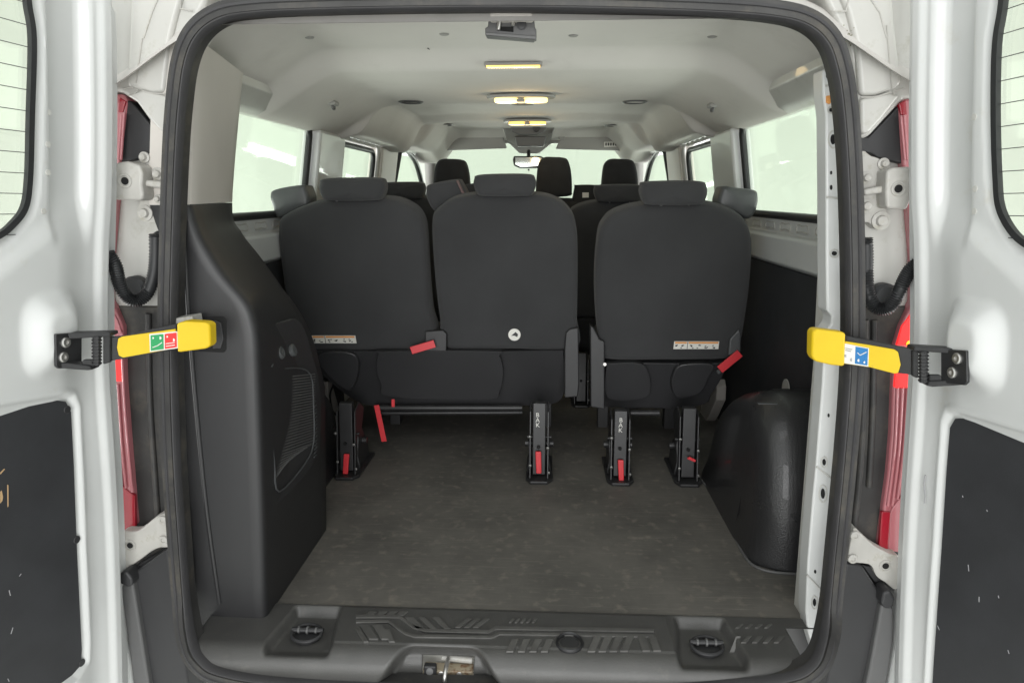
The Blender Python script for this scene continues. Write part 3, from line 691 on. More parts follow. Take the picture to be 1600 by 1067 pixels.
def build_door(D, win_px, pan_px, bump_px, edge_top, label):
    win = [D.S(*q) for q in win_px]; sw = max(w[0] for w in win[:3])
    w2 = [(w[0], w[1]) for w in win]
    zt = 1.96
    w2 = [(win[0][0], zt - .05), (win[0][0] + .03, zt)] and ([(win[0][0] + .0, 1.93), (win[0][0] + .05, 1.985), (.66, 1.985), (.66, 1.47)] + [(w2[-1][0] + .10, w2[-1][1] - .020), (w2[-1][0] + .045, w2[-1][1] - .015)] + w2[::-1])
    w2 = [(p.x, p.y) for p in crom([Vector((a, b, 0)) for a, b in w2], 6, True)]
    pan = [D.S(*q) for q in pan_px]
    pan = pan + [(.66, .60), (.66, pan[0][1] + .02)]
    pan = [(p.x, p.y) for p in crom([Vector((a, b, 0)) for a, b in pan], 1, True)]
    bc = D.S(*bump_px)
    edge = [D.S(*q)[0] for q in ((0, 0),)] if False else None
    def h(a, z):
        v = 0.0
        v -= .030 * (1 - sm(-.002, .016, a)) 
        v -= .008 * sm(.030, .046, a)
        up = sm(1.44, 1.56, z)
        rec = sm(.050, .072, a) * (1 - sm(.128, .150, a))
        v -= .024 * rec * up
        v += .004 * sm(.20, .16, a) * up
        # soft diagonal shoulder falling from the window corner
        dd = (a - win[-2][0]) * .55 + (z - win[-2][1] + .055) * .83
        v += .012 * sm(.03, -.015, dd) * (1 - up) * sm(.06, .14, a)
        # boss carrying the stay bracket
        bx = abs(a - bc[0] - .012) / .058; bz = abs(z - bc[1] - .012) / .072
        r = (bx ** 3.2 + bz ** 3.2) ** (1 / 3.2)
        v += .030 * sm(1.15, .45, r)
        if z < pan_top + .03:
            dp = polyd(a, z, pan); ins = inpoly(a, z, pan)
            sd = -dp if ins else dp
            v -= .013 * sm(.012, -.002, sd)
            v += .003 * sm(.022, .012, sd) * sm(.0, .008, sd)
            v -= .012 * sm(.030, .10, a) * (1 - sm(pan_top - .1, pan_top + .03, z)) * (1 if a < .12 else 1) * .5
        if z > 1.2:
            dw = polyd(a, z, w2) if a > .06 else .2
            v -= .006 * sm(.022, .016, dw)
        return v
    pan_top = max(p[1] for p in pan)
    z0, z1, a1 = .38, 2.04, .74
    def a0(z): return .13 * max(0, (z - edge_top) / .10) ** 2
    def fn(s, t):
        z = z0 + (z1 - z0) * t; a = a0(z) + (a1 - a0(z)) * s ** 1.25
        return D.P(a, z, h(a, z))
    def mask(s, t):
        z = z0 + (z1 - z0) * t; a = a0(z) + (a1 - a0(z)) * s ** 1.25
        if z > 1.97 + 0 and a < a0(z): return False
        return not inpoly(a, z, w2)
    bm = bmesh.new()
    o = grid('rear_door', fn, 150, 300, M['paint'], van, mask=mask, sharp=60, label=label)
    # outer skin
    def fn2(s, t):
        z = z0 + (z1 - z0) * t; a = a0(z) + (a1 - a0(z)) * s ** 1.25; return D.P(a, z, -.055)
    w3 = [(a - .05 if a < .3 else a + .02, z - .035 if z < 1.7 else z + .02) for a, z in w2]
    def mask2(s, t):
        z = z0 + (z1 - z0) * t; a = a0(z) + (a1 - a0(z)) * s ** 1.25; return not inpoly(a, z, w3)
    grid('outer_skin', fn2, 110, 110, M['paint'], o, mask=mask2)
    bm = bmesh.new(); add_tube(bm, [D.P(a0(z) + .004, z, -.028) for z in [z0 + (z1 - z0) * k / 40 for k in range(41)]], 1, prof=[(-.006, -.028), (.006, -.028), (.006, .028), (-.006, .028)], up=D.d)
    from_bm('door_edge', bm, M['paint'], o, sharp=50)
    wpts = [D.P(a, z, -.011) for a, z in w2]
    prism('window_glass', wpts, D.n * -.004, M['glass_door'], o, 0)
    tube('window_seal', [D.P(a, z, -.008) for a, z in w2], 1, M['rubber_black'], o, closed=True, prof=[(-.005, -.006), (.005, -.006), (.005, .002), (.003, .005), (-.003, .005), (-.005, .002)], up=D.n, sharp=40)
    bm = bmesh.new()
    for k in range(15):
        zz = 1.952 - k * .0335; az = min(a for a, z in w2 if abs(z - zz) < .03) + .002
        add_tube(bm, [D.P(az, zz, -.0095), D.P(.40, zz + .004, -.0095), D.P(.655, zz, -.0095)], .0007, 5)
    from_bm('heating_wires', bm, M['ink'], o)
    pin = [(p[0] + .004, p[1] - .004) for p in pan]
    prism('inner_panel', [D.P(a, z, -.021) for a, z in pin], D.n * .009, M['panel'], o, .0015, seg=2)
    return o, win, pan, bc, h
dl, winL, panL, bcL, hL = build_door(DL, ((47, 0), (55, 60), (52, 180), (49, 280), (42, 325), (22, 352), (0, 369)), ((0, 640), (100, 622), (114, 624), (122, 640), (126, 720), (131, 860), (138, 1010), (137, 1035), (120, 1055), (70, 1090)), (88, 530), 1.865, 'left rear door swung open, pale glass above and chipped black panel below')
dr, winR, panR, bcR, hR = build_door(DR, ((1562, 0), (1552, 70), (1550, 180), (1553, 280), (1558, 325), (1576, 360), (1600, 382)), ((1600, 682), (1494, 649), (1480, 650), (1472, 664), (1467, 730), (1459, 860), (1447, 1040), (1445, 1080)), (1520, 548), 1.985, 'right rear door swung open, pale glass above and scuffed black panel below')
# marks: chips and scuffs on the lining boards, scribbles on paint
def marks(D, o, lst, m, h, w=.0009, nm='scuff_marks'):
    bm = bmesh.new()
    for pl in lst: add_tube(bm, [D.Q(u, v, h) for u, v in pl], w, 5)
    return from_bm(nm, bm, m, o, smooth=False)
hp = -.0115
for pl in (((0, 768), (2, 766), (4, 776), (3, 782), (0, 786)), ((0, 738), (6, 732), (7, 733), (0, 741)), ((11, 757), (12.5, 758), (12.5, 790), (11.5, 792))):
    bm = bmesh.new(); add_prism(bm, [DL.Q(u, v, hp) for u, v in pl], DL.n * .0008); from_bm('panel_chip', bm, M['chip'], dl, smooth=False)
marks(DL, dl, [((14, 922), (16, 930)), ((20, 980), (17, 990)), ((12, 1060), (14, 1064)), ((30, 900), (33, 896))], M['scuff'], hp, .0007)
marks(DR, dr, [((1513, 882), (1514, 892)), ((1530, 932), (1530, 940)), ((1465, 977), (1468, 984)), ((1504, 774), (1505, 777)), ((1560, 930), (1561, 934)), ((1542, 796), (1543, 799)), ((1575, 1015), (1577, 1021))], M['scuff'], hp, .0007)
marks(DR, dr, [((1576, 560), (1580, 566), (1592, 562), (1600, 556)), ((1590, 566), (1597, 578)), ((1596, 560), (1600, 580)), ((1571, 573), (1583, 575))], M['scuff'], .001, .0009, 'paint_scribble')
marks(DR, dr, [((1446, 742), (1444, 755), (1446, 775), (1445, 786))], M['scuff'], -.006, .0011, 'paint_scratch')
marks(DL, dl, [((6, 588), (20, 583)), ((28, 585), (42, 590), (46, 602))], M['scuff'], .002, .0009, 'paint_scribble')
for D_, o_, h_, pts in ((DL, dl, hL, ((65, 176), (63, 226), (63, 270), (57, 330))), (DR, dr, hR, ((1537, 183), (1538, 295), (1536, 330)))):
    bm = bmesh.new()
    for u, v in pts:
        a, z = D_.S(u, v, -.02); add_lathe(bm, D_.P(a, z, h_(a, z) - .001), D_.n, [(.0055, 0), (.005, .0022), (.002, .0024)], 14)
    from_bm('door_grommets', bm, M['paint_in'], o_)
for D_, o_, pts in ((DL, dl, ((105, 640), (120, 843), (128, 1035))), (DR, dr, ())):
    for u, v in pts:
        lathe('panel_plug', D_.Q(u, v, hp), D_.n, [(.008, 0), (.007, .001), (.003, .0012)], M['black'], o_, 16)

# ------------------------------------------------------------------ door stays (yellow capped straps)
def stay(DD, u_a, y_a, u_b, y_b, barp, capp, labp, halves, bracket, bolts, spring, sgn, label):
    def T(u, v, off=0):
        y = y_a + (y_b - y_a) * (u - u_a) / (u_b - u_a) + off; return Y(u, v, y)
    root = prism('door_stay', [T(*q) for q in barp], (0, .012, 0), M['legs'], van, .002, label=label)
    prism('yellow_cover', [T(u, v, -.003) for u, v in capp[0]], (0, .004, 0), M['yellow'], root, .0015)
    prism('yellow_cap', [T(u, v, -.008) for u, v in capp[1]], (0, .028, 0), M['yellow'], root, .006, seg=4)
    l = prism('instruction_label', [T(u, v, -.0045) for u, v in labp], (0, .001, 0), M['white_lab'], root, .0003)
    for pl, m, ic in halves:
        prism('label_field', [T(u, v, -.0052) for u, v in pl], (0, .0006, 0), M[m], root, 0)
        bm = bmesh.new()
        for line in ic[0]: add_tube(bm, [T(u, v, -.0056) for u, v in line], .0009, 5)
        for (u, v, r) in ic[1]: add_lathe(bm, T(u, v, -.0052), (0, -1, 0), [(r, 0), (r, .0006)], 12)
        from_bm('label_symbol', bm, M[ic[2]], root, smooth=False)
    prism('stay_bracket', [DD.Q(u, v, .038) for u, v in bracket[0][0]], DD.n * -.006, M['legs'], root, .0015)
    for pl, off, th in bracket[1:]: prism('stay_bracket', [T(u, v, off) for u, v in pl], (0, th, 0), M['legs'], root, .0025)
    for u, v, off in bolts: lathe('bracket_bolt', DD.Q(u, v, .0375), DD.n, [(.0095, 0), (.0095, .003), (.0075, .0045), (.004, .0045), (.0035, .002)], M['steel'], root, 18)
    bm = bmesh.new(); u, v0, v1, off = spring
    add_tube(bm, [T(u, v0, off), T(u, v1, off)], .0065, 10)
    for k in range(9): add_tube(bm, [T(u, v0 + (v1 - v0) * (k + .3) / 9, off), T(u, v0 + (v1 - v0) * (k + .6) / 9, off)], .0085, 10)
    from_bm('stay_spring', bm, M['legs'], root)
stay(DL, 90, -.30, 330, -.135,
     [(166, 527), (186, 526), (230, 516), (276, 506), (278, 546), (232, 554), (186, 562), (166, 565)],
     ([(184, 529), (190, 526), (274, 514), (275, 544), (192, 559), (185, 556), (182, 543)], [(275.5, 505), (290, 502), (322, 504), (328, 508), (329, 540), (322, 545), (277, 551)]),
     [(233, 522), (277, 517.5), (278, 544), (234, 550)],
     [([(235, 524), (255, 522), (255.5, 545.5), (235.5, 548)], 'green', ([((238, 543), (246, 540), (253, 535))], [(239, 528, .002), (250, 528, .003)], 'white_lab')),
      ([(257, 521.8), (275.5, 519.7), (276, 542.5), (257.5, 545.3)], 'redlab', ([((259, 541), (273, 539)), ((259, 537), (273, 535))], [(261, 526, .002), (271, 531, .003)], 'white_lab'))],
     [([(87, 522), (128, 519), (128, 574), (92, 576), (88, 572)], -.004, .006), ([(104, 521), (172, 519), (172, 526), (108, 530)], -.012, .025), ([(92, 566), (140, 572), (144, 578), (136, 579), (92, 576)], -.012, .025), ([(128, 562), (146, 562), (146, 577), (128, 574)], -.008, .01), ([(160, 522), (172, 524), (172, 566), (160, 570)], -.004, .008)],
     [(101.5, 535, -.004), (98, 558, -.004)], (151, 524, 570, -.008), 1, 'yellow capped door stay of the left rear door')
stay(DR, 1508, -.30, 1270, -.135,
     [(1426, 545), (1408, 542), (1360, 532), (1318, 524), (1317, 566), (1360, 573), (1400, 583), (1426, 586)],
     ([(1404, 550), (1398, 546), (1358, 539), (1319, 533), (1318, 568), (1360, 574), (1398, 584), (1404, 583), (1408, 570)], [(1322, 520), (1300, 517), (1275, 514), (1269, 519), (1268, 557), (1274, 565), (1300, 571), (1320, 573)]),
     [(1317, 536), (1358, 544), (1357, 573), (1316, 567)],
     [([(1337, 541.5), (1356.5, 545), (1355.5, 571), (1336, 568)], 'blue', ([((1340, 551), (1344, 555), (1354, 550))], [(1342, 563, .0028), (1351, 566, .0022)], 'white_lab')),
      ([(1318.5, 538), (1335.5, 541), (1334.5, 568), (1317.5, 565.5)], 'white_lab', ([((1321, 544), (1332, 546)), ((1321, 547), (1330, 549))], [(1322, 556, .0028), (1331, 562, .0032)], 'scuff'))],
     [([(1510, 548), (1470, 545), (1470, 598), (1506, 602), (1511, 597)], -.004, .006), ([(1492, 545), (1428, 541), (1428, 549), (1490, 553)], -.012, .025), ([(1508, 594), (1452, 596), (1448, 603), (1458, 605), (1508, 602)], -.012, .025), ([(1452, 586), (1472, 586), (1472, 600), (1452, 602)], -.008, .01), ([(1426, 548), (1436, 548), (1436, 592), (1426, 588)], -.004, .008)],
     [(1497, 560, -.004), (1489, 582, -.004)], (1443, 548, 597, -.008), -1, 'yellow capped door stay of the right rear door')

# ------------------------------------------------------------------ rear corner bodywork
def corner(c, y): return [Y(u, v, y) for u, v in c]
def corner_side(side, d):
    up = px('corner_panel', d['upper'], -.055, .10, M['paint_in'], van, .010, seg=4)
    px('corner_pressing', d['raise'], -.066, .02, M['paint_in'], up, .009, seg=4)
    px('corner_pressing', d['raise2'], -.068, .03, M['paint_in'], up, .009, seg=4)
    for pl in d['seams']: tube('panel_seam', [Y(u, v, -.067) for u, v in pl], .0016, M['cast'], up, 6)
    px('lamp_cowl', d['tri'], -.050, .04, M['black'], van, .004)
    px('hinge_pillar', d['pillar'], -.035, .08, M['paint_in'], van, .006)
    px('corner_channel', d['channel'], -.040, .08, M['channel'], van, .006)
    for pl in d['ribs']: tube('channel_rib', crom([Y(u, v, -.042) for u, v in pl], 4), .007, M['channel'], van, 8)
    lamp = px('tail_lamp', d['lamp'], -.055, .06, M['lens_pink'], van, .006)
    for pl, m, y in d['lens']: px('lamp_lens', pl, y, .01, M[m], lamp, .002)
    for pl in d['flutes']: tube('lens_flute', crom([Y(u, v, -.058) for u, v in pl], 4), .0028, M['lens_pink'], lamp, 8)
    # upper hinge
    hg = px('upper_hinge', d['hplate'], -.060, .03, M['cast'], van, .006, smoothn=4)
    px('hinge_block', d['hblock'], -.100, .05, M['cast'], hg, .006)
    px('hinge_arm', d['harm'], -.085, .03, M['cast'], hg, .005)
    u, v = d['hhole']; lathe('hinge_hole', Y(u, v, -.1005), (0, -1, 0), [(.0075, 0), (.0075, .0008)], M['hole'], hg, 18)
    bm = bmesh.new(); c = Y(u, v, -.1005); add_tube(bm, [c + Vector((math.cos(a) * .012, 0, math.sin(a) * .012)) for a in [k * math.pi / 9 for k in range(18)]], .0025, 6, True); from_bm('hole_rim', bm, M['cast'], hg)
    for u, v, r in d['hbolts']: lathe('hinge_bolt', Y(u, v, -.0605), (0, -1, 0), [(r, 0), (r, .003), (r * .62, .004), (r * .55, .010), (r * .5, .011), (r * .3, .010)], M['cast'], hg, 20)
    # lower hinge
    lh = px('lower_hinge', d['lplate'], -.085, .03, M['cast'], van, .005, smoothn=3)
    u, v = d['lhole']; lathe('hinge_hole', Y(u, v, -.0855), (0, -1, 0), [(.0068, 0), (.0068, .0008)], M['hole'], lh, 18)
    bm = bmesh.new(); c = Y(u, v, -.0855); add_tube(bm, [c + Vector((math.cos(a) * .012, 0, math.sin(a) * .012)) for a in [k * math.pi / 9 for k in range(18)]], .0022, 6, True)
    from_bm('hole_rim', bm, M['cast'], lh)
    for u, v in d['lbolts']: lathe('hinge_bolt', Y(u, v, -.0855), (0, -1, 0), [(.011, 0), (.010, .004), (.005, .005), (.004, .003)], M['cast'], lh, 18)
    # cable conduit: ribbed
    cp = crom([Y(u, v, y) for u, v, y in d['cable']], 14); n = len(cp)
    rr = [.0135 if (i % 2) else .0112 for i in range(n)]
    tube('cable_conduit', cp, rr, M['rubber_black'], van, 12, sharp=80)
    lathe('cable_grommet', Y(*d['grom'], -.055), (0, -1, 0), [(.026, -.01), (.026, .008), (.020, .014), (.012, .014)], M['rubber_black'], van, 20)
    px('grommet_boot', d['boot'], -.060, .03, M['rubber_black'], van, .010, seg=4)
    # bumper end
    px('bumper_end', d['bface'], -.105, .10, M['dgrey'], van, .006)
    px('bumper_side', d['bdark'], -.090, .08, M['black'], van, .006)
    px('bumper_cap', d['bcap'], -.115, .04, M['black'], van, .006, seg=4)
    px('quarter_panel', d['white'], -.075, .05, M['paint'], van, .004)
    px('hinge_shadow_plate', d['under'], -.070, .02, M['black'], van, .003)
corner_side(-1, dict(
    upper=((140, -60), (345, -60), (318, 10), (288, 60), (272, 110), (264, 180), (262, 216), (250, 208), (232, 188), (212, 160), (190, 146), (150, 140)),
    **{'raise': ((205, -60), (300, -60), (276, 20), (266, 60), (256, 145), (236, 147), (212, 138), (197, 136), (200, 60))},
    raise2=((196, 148), (222, 141), (262, 150), (259, 206), (250, 205), (232, 184), (214, 160)),
    seams=(((192, 139), (205, 136), (215, 141), (206, 150)), ((222, 142), (240, 146), (262, 147)), ((282, 0), (282, 14), (300, 17)), ((222, 60), (212, 130)), ((250, -10), (238, 18), (224, 60))),
    tri=((186, 150), (205, 160), (248, 210), (264, 208), (264, 238), (238, 243), (186, 256)),
    pillar=((140, 246), (268, 238), (266, 490), (140, 490)),
    channel=((140, 478), (270, 478), (272, 700), (282, 900), (292, 1067), (300, 1100), (140, 1100)),
    ribs=(((232, 490), (234, 620), (243, 760), (250, 850)),),
    lamp=((90, 150), (191, 146), (198, 158), (188, 250), (179, 320), (172, 400), (170, 470), (180, 484), (191, 510), (194, 600), (201, 690), (207, 760), (212, 822), (186, 832), (90, 820)),
    lens=(([(186, 152), (196, 158), (192, 176), (184, 176)], 'lens_red', -.057), ([(160, 482), (172, 481), (183, 500), (190, 520), (160, 520)], 'lens_pink', -.058), ([(160, 562), (190, 562), (191, 596), (160, 596)], 'lens_lit', -.059), ([(160, 735), (184, 752), (200, 768), (210, 775), (211, 824), (186, 830), (160, 820)], 'lens_red', -.059)),
    flutes=(((175, 600), (181, 690), (190, 760)), ((184, 600), (190, 690), (197, 762)), ((191, 560), (196, 650), (206, 760)), ((190, 180), (185, 250)), ((194, 176), (189, 250))),
    hplate=((222, 246), (245, 240), (262, 244), (262, 345), (245, 348), (225, 346), (214, 334), (218, 316), (228, 300), (218, 290)),
    hblock=((180, 254), (198, 252), (218, 258), (222, 270), (221, 290), (224, 306), (220, 314), (176, 312), (175, 268)),
    harm=((212, 280), (262, 284), (262, 296), (216, 290)), hhole=(195, 283),
    hbolts=((247, 272, .013), (227, 333, .016), (248, 311, .009), (226, 246, .011)),
    lplate=((188, 832), (214, 830), (240, 810), (254, 803), (264, 806), (266, 852), (250, 856), (236, 862), (214, 878), (190, 890), (184, 862)),
    lhole=(203, 852), lbolts=((255, 812), (256, 843)),
    cable=((243, 366, -.07), (243, 400, -.07), (240, 430, -.075), (230, 458, -.08), (213, 470, -.09), (196, 462, -.10), (186, 440, -.11), (180, 415, -.12), (168, 395, -.13)),
    grom=(212, 450), boot=((236, 365), (244, 360), (252, 364), (252, 400), (236, 400)),
    bface=((187, 917), (206, 900), (232, 1067), (240, 1110), (212, 1110), (204, 1040)),
    bdark=((206, 896), (262, 856), (284, 1000), (300, 1110), (236, 1110)),
    bcap=((184, 898), (196, 892), (206, 904), (207, 914), (200, 919), (186, 912)),
    white=((150, 900), (184, 918), (206, 1045), (212, 1110), (150, 1110)),
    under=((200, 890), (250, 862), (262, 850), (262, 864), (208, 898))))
corner_side(1, dict(
    upper=((1460, -60), (1262, -60), (1296, 10), (1322, 60), (1335, 110), (1342, 180), (1344, 218), (1358, 214), (1380, 190), (1412, 156), (1460, 150)),
    **{'raise': ((1392, -60), (1290, -60), (1325, 20), (1338, 70), (1345, 150), (1368, 150), (1392, 142), (1410, 132), (1400, 40))},
    raise2=((1408, 148), (1390, 145), (1345, 154), (1346, 210), (1358, 208), (1378, 186)),
    seams=(((1345, 152), (1368, 152), (1392, 144)), ((1396, 150), (1398, 142), (1412, 138)), ((1300, 18), (1322, 18), (1326, 0)), ((1386, 40), (1394, 140)), ((1355, -10), (1375, 20), (1386, 60))),
    tri=((1418, 148), (1404, 166), (1358, 214), (1342, 212), (1342, 238), (1362, 240), (1372, 247), (1418, 258)),
    pillar=((1460, 246), (1340, 238), (1342, 490), (1460, 490)),
    channel=((1460, 478), (1338, 478), (1334, 700), (1320, 860), (1306, 1000), (1290, 1100), (1460, 1100)),
    ribs=(((1352, 500), (1350, 620), (1344, 740), (1334, 830)), ((1366, 500), (1364, 640), (1358, 760))),
    lamp=((1510, 150), (1414, 154), (1405, 164), (1410, 250), (1420, 330), (1426, 400), (1426, 470), (1420, 484), (1408, 510), (1399, 540), (1396, 600), (1393, 680), (1388, 740), (1380, 800), (1373, 854), (1406, 864), (1510, 850)),
    lens=(([(1405, 162), (1416, 156), (1418, 180), (1408, 180)], 'lens_red', -.057), ([(1440, 482), (1424, 490), (1410, 510), (1401, 540), (1440, 540)], 'lens_lit', -.058), ([(1440, 580), (1400, 580), (1398, 606), (1440, 606)], 'lens_lit', -.059), ([(1378, 800), (1392, 800), (1388, 860), (1374, 854)], 'lens_red', -.060), ([(1392, 800), (1396, 792), (1412, 772), (1440, 760), (1440, 870), (1388, 860)], 'lens_pink', -.060)),
    flutes=(((1402, 606), (1398, 700), (1387, 790)), ((1410, 606), (1405, 700), (1394, 790)), ((1418, 606), (1412, 700), (1402, 780)), ((1408, 182), (1414, 250)), ((1413, 180), (1418, 250))),
    hplate=((1345, 242), (1362, 244), (1378, 250), (1392, 262), (1380, 300), (1382, 322), (1392, 342), (1384, 356), (1370, 358), (1358, 348), (1346, 338)),
    hblock=((1386, 266), (1396, 262), (1424, 260), (1424, 312), (1418, 328), (1386, 326), (1384, 300)),
    harm=((1350, 296), (1390, 288), (1390, 300), (1352, 306)), hhole=(1404, 295),
    hbolts=((1353, 278, .012), (1353, 322, .014), (1376, 345, .018), (1380, 256, .011)),
    lplate=((1334, 826), (1344, 832), (1366, 852), (1392, 866), (1406, 872), (1402, 920), (1384, 910), (1370, 900), (1362, 884), (1348, 880), (1326, 878), (1326, 866)),
    lhole=(1384, 884), lbolts=((1332, 872), (1336, 836)),
    cable=((1353, 372, -.07), (1354, 400, -.07), (1354, 430, -.07), (1357, 458, -.075), (1368, 480, -.08), (1386, 482, -.09), (1400, 466, -.10), (1412, 440, -.11), (1424, 420, -.12), (1440, 408, -.13)),
    grom=(1380, 462), boot=((1346, 372), (1356, 370), (1364, 378), (1364, 402), (1346, 402)),
    bface=((1377, 945), (1397, 950), (1397, 1000), (1380, 1110), (1345, 1110), (1360, 1040)),
    bdark=((1322, 880), (1348, 884), (1378, 930), (1374, 960), (1356, 1060), (1345, 1110), (1286, 1110), (1300, 1010)),
    bcap=((1380, 926), (1392, 922), (1400, 936), (1396, 950), (1384, 952), (1377, 944)),
    white=((1450, 900), (1402, 930), (1397, 1010), (1381, 1110), (1450, 1110)),
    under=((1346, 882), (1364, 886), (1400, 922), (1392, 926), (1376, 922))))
lathe('lit_bulb', Y(1422, 537, -.060), (0, -1, 0), [(.007, 0), (.006, .003)], M['bulb'], van, 14)
bm = bmesh.new()
for _ in range(26):
    u = 1328 + random.gauss(0, 5); v = 60 + random.gauss(0, 8); add_lathe(bm, Y(u, v, -.0662), (0, -1, 0), [(.0006 + .0012 * random.random(), 0), (.0004, .0004)], 7)
from_bm('grime_spots', bm, M['mould'], van)

# ================================================================== seats
def strap(name, a, b, w, m, parent, y, th=.004, bevel=.0015):
    pa, pb = Y(*a, y), Y(*b, y); d = (pb - pa).normalized(); n = Vector((-d.z, 0, d.x)) * w
    return prism(name, [pa + n, pb + n, pb - n, pa - n], (0, th, 0), m, parent, bevel)
def headrest(parent, u0, u1, v0, v1, y=.80, th=.085, m='fabric', taper=7, bot=9):
    pl = [(u0 + 2, v0 + 8), (u0 + 8, v0 + 2), ((u0 + u1) / 2, v0), (u1 - 10, v0 + 1), (u1 - 2, v0 + 8), (u1 - 1, (v0 + v1) / 2 + 2), (u1 - taper, v1 - 2), (u1 - bot - 8, v1), ((u0 + u1) / 2, v1 + 1), (u0 + bot + 8, v1), (u0 + taper, v1 - 3), (u0 + 1, (v0 + v1) / 2)]
    o = pillow('headrest', crom([Y(u, v, y) for u, v in pl], 5, True), (0, 1, .05), th, .022, M[m], parent, .004)
    for uu in (u0 + (u1 - u0) * .3, u0 + (u1 - u0) * .7):
        p = Y(uu, v1 - 2, y + .050); tube('headrest_post', [p, p + Vector((0, .035, -.045))], .006, M['steel'], o, 10)
    return o
def backrest(parent, pl, y0=.93, th=.11, m='fabric'):
    out = crom([YT(u, v, y0) for u, v in pl], 6, True)
    o = pillow('backrest', out, (0, 1, .17), th, .028, M[m], parent, .010)
    c = sum(out, Vector()) / len(out)
    tube('seam', [p + (c - p).normalized() * .006 + Vector((0, .0125, .001)) for p in out], .0014, M['fabric_dk'], o, 6, True)
    return o
def guide(parent, pl, y, th, m='vinyl'):
    return pillow('belt_guide', crom([Y(u, v, y) for u, v in pl], 5, True), (0, 1, 0), th, .018, M[m], parent, .004)
def leg(parent, u, v0, v1, w, text_=None, handle=None, side=1):
    """floor leg with foot plate, latch ironwork and red release handle"""
    top = Y(u, v0, .80); x = top.x; zt = top.z; hw = w / 2
    o = prism('leg', [Vector((x - hw, .765, FL + .02)), Vector((x + hw, .765, FL + .02)), Vector((x + hw, .785, zt)), Vector((x - hw, .785, zt))], (0, .030, 0), M['legs'], parent, .003)
    prism('foot_plate', [Vector((x + a, .79 + b, FL + .0005)) for a, b in ((-.045, -.035), (-.030, -.065), (.030, -.065), (.048, -.035), (.048, .18), (-.045, .18))], (0, 0, .012), M['legs'], o, .004)
    for sx in (-1, 1):
        prism('leg_cheek', [Vector((x + sx * (hw + .006), a, b)) for a, b in ((.752, FL + .012), (.765, FL + .09), (.785, zt - .03), (.84, zt - .01), (.90, zt - .05), (.86, FL + .15), (.93, FL + .06), (.94, FL + .012))], (sx * .005, 0, 0), M['legs'], o, .0015)
    bm = bmesh.new()
    for a, b in ((-.03, .055), (.034, .030), (.03, .12), (-.032, .16)): add_lathe(bm, (x + a, .762, FL + b), (0, -1, 0), [(.005, 0), (.005, .005), (.003, .006)], 10)
    from_bm('leg_bolt', bm, M['cast'] if False else M['dsteel'], o)
    bm = bmesh.new()
    for sx in (-1, 1):
        add_tube(bm, crom([Vector((x + sx * a, y_, FL + b)) for a, y_, b in ((.028, .81, .15), (.033, .80, .12), (.031, .79, .07), (.038, .79, .03), (.034, .80, .015))], 4), .0045, 8)
    add_tube(bm, [Vector((x - .042, .80, FL + .145)), Vector((x + .042, .80, FL + .145))], .005, 8)
    add_tube(bm, [Vector((x - .05, .86, FL + .10)), Vector((x + .05, .86, FL + .10))], .012, 10)
    from_bm('latch_linkage', bm, M['legs'], o)
    px_ = lathe('leg_hole', (x - .002, .764 + .004, FL + .12), (0, -1, 0), [(.006, 0), (.006, .0035)], M['hole'], o, 14)
    if handle:
        a, b, hv0, hv1 = handle
        p0, p1 = Y(a, hv0, .752), Y(b, hv1, .748)
        prism('release_handle', [p0 + Vector((-.010, 0, 0)), p0 + Vector((.010, 0, 0)), p1 + Vector((.009, 0, 0)), p1 + Vector((-.009, 0, 0))], (0, .010, 0), M['red'], o, .003)
    if text_:
        tu, tv, rot = text_; c = Y(tu, tv, .7665 + (0.02) * .8)
        zz = c.z; yy = .765 + (.02) * (zz - FL - .02) / (zt - FL - .02) - .0012
        text('lettering', 'B\nA\nK', .021, (c.x, yy, zz), (1, 0, rot), (-rot, .02 / (zt - FL - .02), 1), M['white_lab'], o)
    return o
def sticker(parent, pl, y0, k=4):
    def T(f, g, e): # f along, g down
        a = Vector((pl[0][0], pl[0][1])); b = Vector((pl[1][0], pl[1][1])); d = Vector((pl[3][0], pl[3][1]))
        q = a + (b - a) * f + (d - a) * g; return YT(q.x, q.y, y0) + Vector((0, -e, 0))
    o = prism('warning_label', [T(0, 0, .010), T(1, 0, .010), T(1, 1, .010), T(0, 1, .010)], (0, .004, 0), M['white_lab'], parent, .0004)
    bm = bmesh.new(); add_prism(bm, [T(.02, .05, .0106), T(.28, .05, .0106), T(.28, .28, .0106), T(.02, .28, .0106)], (0, .0004, 0))
    add_prism(bm, [T(.32, .05, .0106), T(.98, .05, .0106), T(.98, .28, .0106), T(.32, .28, .0106)], (0, .0004, 0)); from_bm('label_band', bm, M['orange'], o, smooth=False)
    bm = bmesh.new(); add_prism(bm, [T(.295, .02, .0108), T(.307, .02, .0108), T(.307, .98, .0108), T(.295, .98, .0108)], (0, .0004, 0))
    for f in (.08, .20, .40, .56, .72, .88):
        for j in range(4):
            ff = f + random.uniform(-.035, .035); g = random.uniform(.42, .85)
            add_prism(bm, [T(ff - .018, g, .0107), T(ff + .02, g - .04, .0107), T(ff + .015, g + .09, .0107), T(ff - .02, g + .07, .0107)], (0, .0004, 0))
    from_bm('label_print', bm, M['ink'], o, smooth=False)

